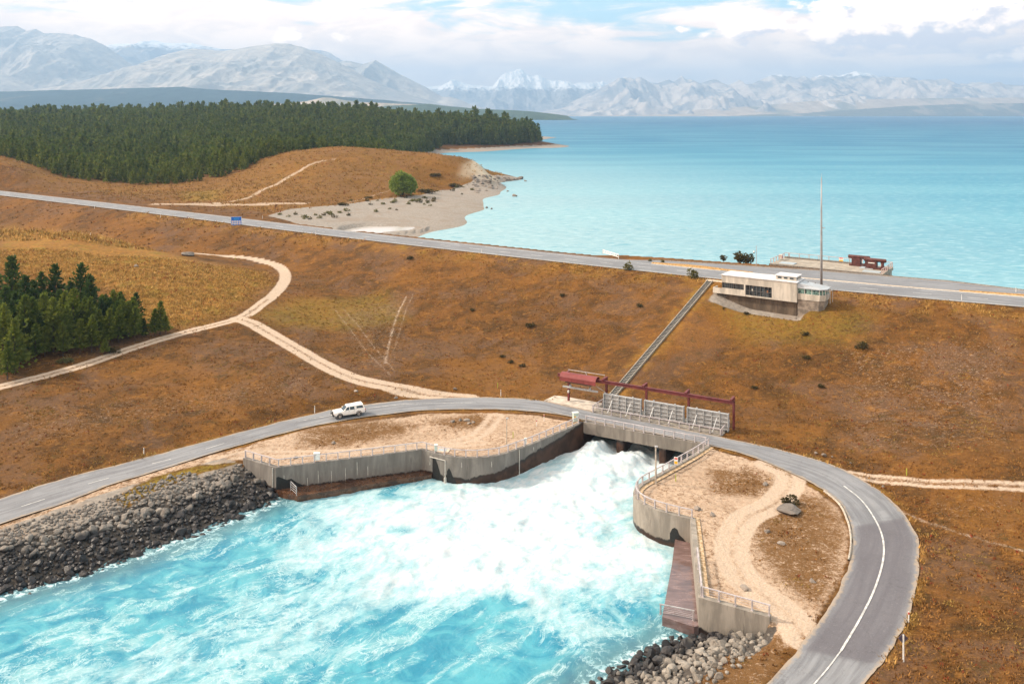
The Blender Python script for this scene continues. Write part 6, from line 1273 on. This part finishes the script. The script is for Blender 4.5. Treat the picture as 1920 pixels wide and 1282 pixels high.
for i in big_i:
    x, y, z, s, side = allp[i]; o = mobj('riprap_boulder', (rkR if side else rkL)[i % 7], None, (x, y, z+s*.28), rgr.random()*6.28); o.rotation_euler = (rgr.normal()*.35, rgr.normal()*.35, rgr.random()*6.28); o.scale = (s*1.12, s*1.12, s*1.12); wetz = z < (-2.2 if side else -1.75)
    lab = (('dark wet boulder at the water edge of the right-hand rock bank' if wetz else 'pale dry boulder on the upper part of the right-hand rock bank') if side else ('black wet boulder along the water edge of the left rock bank' if wetz else 'grey dry boulder on the upper part of the left rock bank'))
    tag(o, lab, 'boulder', 'riprap boulders on the '+('right' if side else 'left')+' bank, '+('wet' if wetz else 'dry'))
for side, mt, nm, lab in ((0, RKLs, 'loose_stones', 'smaller loose stones filling the left rock bank'), (1, RKRs, 'loose_stones', 'smaller loose stones filling the right rock bank')):
    base = [rockmesh('q', 80+i, mt, 1) for i in range(5)]; VV = []; FF = []; TT = []; off = 0
    for i in small_i:
        x, y, z, s, sd_ = allp[i]
        if sd_ != side: continue
        me = base[i % 5]; V = np.array([v.co[:] for v in me.vertices]); a = rgr.random()*6.28; ca, sa = math.cos(a), math.sin(a); s = s*1.15
        V = np.stack([V[:, 0]*ca-V[:, 1]*sa, V[:, 0]*sa+V[:, 1]*ca, V[:, 2]], 1)*s+np.array([x, y, z+s*.28]); VV.append(V); FF.append(np.array([p.vertices[:] for p in me.polygons])+off); off += len(V); TT.append(np.full(len(V), rgr.random()))
    if VV: me = np_mesh(nm, np.concatenate(VV), np.concatenate(FF), mt); vattr(me, 'tr', np.concatenate(TT)); tag(mobj(nm, me), lab, 'stones', kind='stuff')
GRY = stone('field_stone', (.12, .10, .088), (.28, .24, .205), (.05, .05, .05), -99)
fr = [rockmesh('field_boulder', 100+i, GRY, 3, .62) for i in range(5)]
def rock(uv, px, label, terr=True, z=None, sq=1.0, group=None):
    p = drape([uv], False)[0] if z is None else W(*uv, z); s = px*p[1]/F/2; o = mobj('boulder', fr[int(uv[0]) % 5], None, p+np.array([0, 0, s*.15]), uv[0] % 6.28); o.scale = (s, s, s*sq); return tag(o, label, 'boulder', group)
for uv, px, lab in (((848,791), 12, 'grey stone at the left of the small pile on the sandy left platform'), ((862,788), 11, 'grey stone in the middle of the small pile on the sandy left platform'), ((876,789), 15, 'largest pale stone of the small pile on the sandy left platform'), ((880,794), 11, 'flat stone in front of the small pile on the sandy left platform'), ((888,792), 8, 'small stone at the right of the pile on the sandy left platform'), ((625,831), 13, 'grey boulder on the brown patch behind the left wing wall'), ((471,838), 10, 'grey stone on the grassy road verge above the left rock bank'), ((554,858), 12, 'brown stone on the gravel track behind the left wall corner'),
    ((1308,955), 17, 'grey boulder on the pale sand near the rounded right wall, farther of two'), ((1336,965), 17, 'grey boulder on the pale sand near the rounded right wall, nearer of two'), ((1436,908), 16, 'stone on the brown patch near the sandy bend by the bridge'), ((1438,997), 14, 'dark stone at the left edge of the brown patch inside the bend'), ((1466,1020), 18, 'pale stone in the middle of the brown patch inside the bend'), ((1522,1090), 17, 'grey stone near the kerb inside the bend'), ((1396,1104), 24, 'brown-grey boulder beside the lower sandy drive'), ((1545,853), 13, 'white rock beside the road on the uphill side of the bend'), ((1530,849), 8, 'small white rock uphill of the bend, left of the larger white rock'), ((1560,856), 6, 'tiny pale stone right of the white rock by the bend'), ((1595,868), 7, 'small pale stone farther right along the uphill verge of the bend'), ((1656,912), 10, 'white stone by the marker on the outside of the bend'), ((668,734), 10, 'dark stone lying in grass below the dirt track'), ((742,746), 10, 'brown stone on the verge above the loop road'), ((853,729), 9, 'dark stone at the foot of the long slope'), ((1492,597), 8, 'pale stone on the slope under the control building'), ((255,500), 14, 'weathered stone halfway up the grassy knoll')):
    rock(uv, px, lab)
rock((349,479), 30, 'large flat-topped grey boulder on the crest of the knoll', sq=.8); o = rock((1480,961), 58, 'broad grey boulder with a dark shrub behind it inside the bend', sq=.46); _bm = rockmesh('field_boulder', 104, stone('dark_field_stone', (.075, .065, .06), (.19, .165, .145), (.05, .05, .05), -99), 3, .70); o.data = _bm
shrub((1481,946), 34, 0, 'dark shrub sprouting from behind the broad boulder inside the bend', wz=.8)
for uv, px, lab in (((965,368), 13, 'lone brown rock standing in the lake off the beach'), ((952,359), 6, 'small rock awash in the lake beside the stony point'), ((975,336), 18, 'biggest boulder at the tip of the stony point under the cliff'), ((985,340), 8, 'small rock at the outermost tip of the stony point'), ((912,390), 8, 'brown rock at the waterline of the beach bulge'), ((922,392), 7, 'small brown rock in the shallows off the beach bulge')):
    rock(uv, px, lab, z=LAKE+.1)
ps = [(rgr.uniform(885, 972), rgr.uniform(328, 362)) for _ in range(130)]; ps = [(u, v) for u, v in ps if v > 326+(u-885)*.11 and v < 366-(u-885)*.27]
for p in drape(ps, False):
    if p[2] < 8.9: continue
    s = rgr.uniform(.8, 2.2); o = mobj('boulder', fr[rgr.integers(5)], None, p, rgr.random()*6.28); o.scale = (s, s, s*.8); tag(o, 'grey boulder among the rubble on the stony point under the cliff', 'boulder', 'boulders on the stony point')
# ------------------------------------------------------------------ dry grass
def grass():
    rg = np.random.default_rng(33); N = 190000; D = np.where(rg.random(N) < .76, rg.uniform(74**.6, 235**.6, N)**(1/.6), rg.uniform(250, 560, N)); X = rg.uniform(-.60, .62, N)*D; FARG = D > 245; T_, _ = seg_dist(X, D, NE, True)
    ii = np.clip(np.searchsorted(gx, X), 1, len(gx)-1); jj = np.clip(np.searchsorted(gy, D), 1, len(gy)-1); S2 = lambda a: a.reshape(n2, n1)[jj, ii]
    z = ground(X, D); block = S2(track)+S2(pad)*1.1*(1-S2(brown)*.75)+S2(beach)+S2(rocky)+S2(rm)*3; gd, gr = S2(gold), S2(green); cl = fbm(X/3.0, D/3.0, 3)
    k = ((T_ < -.3) | (FARG & (T_ > 18) & (z > 11.2) & ~pip(X, D, FPOLY))) & (rg.random(N) < (.22+.9*gd+.3*gr+.5*(cl-.45)*2)*np.clip(1-block, 0, 1)) & (z > -.9) & ~pip(X, D, BASIN) & (seg_dist(X, D, np.array(WALL_L))[0] > 1.4) & (seg_dist(X, D, np.array(WALL_R))[0] > 1.4)
    e_ = (X-BO[0])*BE[0]+(D-BO[1])*BE[1]; n_ = (X-BO[0])*BN[0]+(D-BO[1])*BN[1]; k &= ~((e_ > -9) & (e_ < BLEN+1.5) & (n_ > -1) & (n_ < 10.2)); ge = (X-GO[0])*GE[0]+(D-GO[1])*GE[1]; gn = (X-GO[0])*GN[0]+(D-GO[1])*GN[1]; k &= ~((ge > -2) & (ge < 22) & (gn > -1) & (gn < 6))
    sdist, _ = seg_dist(X, D, np.array([SB, ST])); k &= sdist > 1.2
    X, D, z, gd, gr = X[k], D[k], z[k], gd[k], gr[k]; n = len(X); fsc = np.where(D > 245, 2.1, 1.0); nb = 5; M = n*nb
    h = (.12+.14*rg.random(n)+.42*gd*rg.random(n))*(.8+.5*rg.random(n))*fsc; rad = (.22+.25*gd)*fsc
    bx = np.repeat(X, nb)+rg.normal(size=M)*np.repeat(rad, nb)*.6; by = np.repeat(D, nb)+rg.normal(size=M)*np.repeat(rad, nb)*.6; bz = np.repeat(z, nb)-.03; bh = np.repeat(h, nb)*rg.uniform(.6, 1.2, M); a = rg.random(M)*6.28; w = (.05+.06*rg.random(M))*np.repeat(fsc, nb)
    V = np.empty((M, 3, 3)); V[:, 0] = np.stack([bx-np.cos(a)*w, by-np.sin(a)*w, bz], 1); V[:, 1] = np.stack([bx+np.cos(a)*w, by+np.sin(a)*w, bz], 1); ln = rg.normal(size=(M, 2))*.5*bh[:, None]; V[:, 2] = np.stack([bx+ln[:, 0], by+ln[:, 1], bz+bh], 1)
    me = np_mesh('dry_grass', V.reshape(-1, 3), np.arange(M*3).reshape(M, 3)); c = rg.random(n); vattr(me, 'ga', np.stack([np.repeat(c, nb*3), np.repeat(gd, nb*3), np.repeat(gr, nb*3)], 1))
    m, nt, b = newmat('dry_grass_blades'); S = nd(nt, 'ShaderNodeSeparateColor', {'Color': attr(nt, 'ga').outputs['Color']}).outputs; big = noise(nt, wpos(nt), .2, 4, .6)
    c = mixc(nt, S[0], (.14, .062, .018), (.30, .150, .045)); c = mixc(nt, mth(nt, 'MULTIPLY', mrange(nt, big, .5, .64), .6), c, (.30, .22, .065)); c = mixc(nt, S[1], c, mixc(nt, S[0], (.19, .115, .025), (.60, .37, .12))); c = mixc(nt, mth(nt, 'MULTIPLY', S[2], .8), c, (.20, .17, .03)); c = mixc(nt, mrange(nt, S[0], .955, .96), c, (.20, .045, .018))
    nt.links.new(c, b.inputs['Base Color']); b.inputs['Roughness'].default_value = .9; b.inputs['Specular IOR Level'].default_value = .1; me.materials.append(m); tag(mobj('dry_grass', me), kind='stuff'); print('tufts', n)
grass()
# ------------------------------------------------------------------ daylight: sky with clouds, one soft sun, air
SUN_EL, SUN_AZ = R(36), R(-80)                        # azimuth from +Y (view axis), negative = left
SD = np.array([math.sin(SUN_AZ)*math.cos(SUN_EL), math.cos(SUN_AZ)*math.cos(SUN_EL), math.sin(SUN_EL)])
sun = bpy.data.lights.new('sun', 'SUN'); sun.energy = 3.9; sun.angle = R(5); sun.color = (1, .88, .72)
so = bpy.data.objects.new('sun', sun); COL.objects.link(so); so.rotation_euler = Vector(SD).to_track_quat('Z', 'Y').to_euler()
def world():
    wd = bpy.data.worlds.new('World'); sc.world = wd; wd.use_nodes = True; nt = wd.node_tree; bg = nt.nodes['Background']
    sky = nd(nt, 'ShaderNodeTexSky', sky_type='NISHITA'); sky.sun_disc = False; sky.sun_elevation = SUN_EL; sky.sun_rotation = SUN_AZ; sky.altitude = 500; sky.air_density = 1.0; sky.dust_density = 1.5
    G = nd(nt, 'ShaderNodeTexCoord').outputs['Generated']; S = nd(nt, 'ShaderNodeSeparateXYZ', {'Vector': G}).outputs
    lon = mth(nt, 'ARCTAN2', S[0], S[1]); lat = mth(nt, 'ARCSINE', S[2])
    def vec(x, y, z=0.0): return nd(nt, 'ShaderNodeCombineXYZ', {0: x, 1: y, 2: z}).outputs[0]
    SKYU = 9.0
    # high thin cloud, drawn out towards the horizon
    L = vec(mth(nt, 'MULTIPLY', lon, 5.5), mth(nt, 'MULTIPLY', lat, 30)); n1 = noise(nt, L, 1.0, 7, .58, .8)
    n1b = noise(nt, vec(mth(nt, 'MULTIPLY', lon, 15), mth(nt, 'MULTIPLY', lat, 42)), 1.0, 7, .6, .6)
    left = mrange(nt, lon, .12, -.25)
    veil = mth(nt, 'ADD', mth(nt, 'MULTIPLY', n1, .75), mth(nt, 'MULTIPLY', n1b, .25))
    veil = mrange(nt, mth(nt, 'ADD', veil, mth(nt, 'ADD', mth(nt, 'MULTIPLY', left, .11), mrange(nt, lat, .125, .05, 0, .20))), .46, .62)
    c = mixc(nt, 1.0, sky.outputs[0], sky.outputs[0])
    cl = mixc(nt, mrange(nt, n1b, .38, .62), (12.8, 9.4, 7.2), (16.0, 11.6, 8.4))
    blue = mixc(nt, .7, c, (4.8, 7.8, 8.6))
    c = mixc(nt, mth(nt, 'MULTIPLY', veil, .92), blue, cl)
    # cumulus: masks by direction, billows by noise, lit from the sun side
    def density(dx, dy):
        x = mth(nt, 'ADD', lon, dx); y = mth(nt, 'ADD', lat, dy)
        q = vec(mth(nt, 'MULTIPLY', x, 26), mth(nt, 'MULTIPLY', y, 40)); nn = noise(nt, q, 1.3, 10, .58, .15)
        tot = None
        for u, v, ru, rv, am in ((1690,38,175,52,1.0),(1600,60,75,32,.8),(1860,20,120,40,.7),(1395,48,55,34,.72),(1455,50,40,18,.6),(1340,62,40,12,.45),(1275,55,26,9,.5),(1500,48,40,14,.45),(1870,100,90,15,.55),(1700,95,120,9,.4),(560,66,130,24,.35),(1560,105,60,7,.35)):
            lo = math.atan2((u-U0)/F, 1); la = math.asin((V0-v)/F/math.sqrt(1+((u-U0)/F)**2+((V0-v)/F)**2))
            ex = mth(nt, 'MULTIPLY', mth(nt, 'SUBTRACT', x, lo), F/ru*.95); ey = mth(nt, 'MULTIPLY', mth(nt, 'SUBTRACT', y, la), F/rv)
            r2 = mth(nt, 'ADD', mth(nt, 'MULTIPLY', ex, ex), mth(nt, 'MULTIPLY', ey, ey))
            g = mth(nt, 'MULTIPLY', mth(nt, 'EXPONENT', mth(nt, 'MULTIPLY', r2, -1.0)), am)
            tot = g if tot is None else mth(nt, 'MAXIMUM', tot, g)
        return mth(nt, 'ADD', mth(nt, 'MULTIPLY', tot, .80), mth(nt, 'MULTIPLY_ADD', nn, 1.1, -.55))
    d0 = density(0, 0); d1 = density(-.018, .019)
    cov = mrange(nt, d0, .22, .40)
    lit = mrange(nt, mth(nt, 'SUBTRACT', d0, d1), -.10, .20)
    cc = mixc(nt, lit, (8.2, 6.9, 6.7), (18.5, 14.0, 10.4))
    c = mixc(nt, mth(nt, 'MULTIPLY', cov, .93), c, cc)
    # shadowed stratus under the big cloud on the right
    st = mth(nt, 'MULTIPLY', mrange(nt, noise(nt, vec(mth(nt, 'MULTIPLY', lon, 7), mth(nt, 'MULTIPLY', lat, 70)), 1.0, 6, .55, .6), .44, .60), mth(nt, 'MULTIPLY', mrange(nt, lon, .28, .46), mrange(nt, lat, .105, .06)))
    c = mixc(nt, mth(nt, 'MULTIPLY', st, mth(nt, 'SUBTRACT', .8, mth(nt, 'MULTIPLY', cov, .8))), c, (8.2, 7.0, 6.8))
    nt.links.new(c, bg.inputs['Color']); bg.inputs['Strength'].default_value = .10
world()
def haze():
    me = bpy.data.meshes.new('haze'); mb = MB(); mb.bb((-24000, -400, -12), (24000, 30500, 1560))
    me = mb.mesh('haze', None); m = bpy.data.materials.new('air'); m.use_nodes = True; nt = m.node_tree; nt.nodes.clear()
    out = nd(nt, 'ShaderNodeOutputMaterial'); v = nd(nt, 'ShaderNodeVolumePrincipled', {'Color': (.41, .655, 1, 1), 'Density': 8.2e-5, 'Anisotropy': 0.1}); nt.links.new(v.outputs[0], out.inputs['Volume'])
    me.materials.append(m); tag(mobj('haze', me), kind='stuff')
haze()
sc.view_settings.view_transform = 'Standard'; sc.view_settings.look = 'None'; sc.view_settings.gamma = 1; sc.view_settings.exposure = 0.74
sc.render.engine = 'CYCLES'; sc.cycles.use_denoising = True
try: sc.cycles.denoiser = 'OPENIMAGEDENOISE'
except Exception: pass
sc.cycles.max_bounces = 5; sc.cycles.diffuse_bounces = 2; sc.cycles.glossy_bounces = 3; sc.cycles.transmission_bounces = 3; sc.cycles.volume_bounces = 0; sc.cycles.transparent_max_bounces = 6
sc.cycles.caustics_reflective = False; sc.cycles.caustics_refractive = False
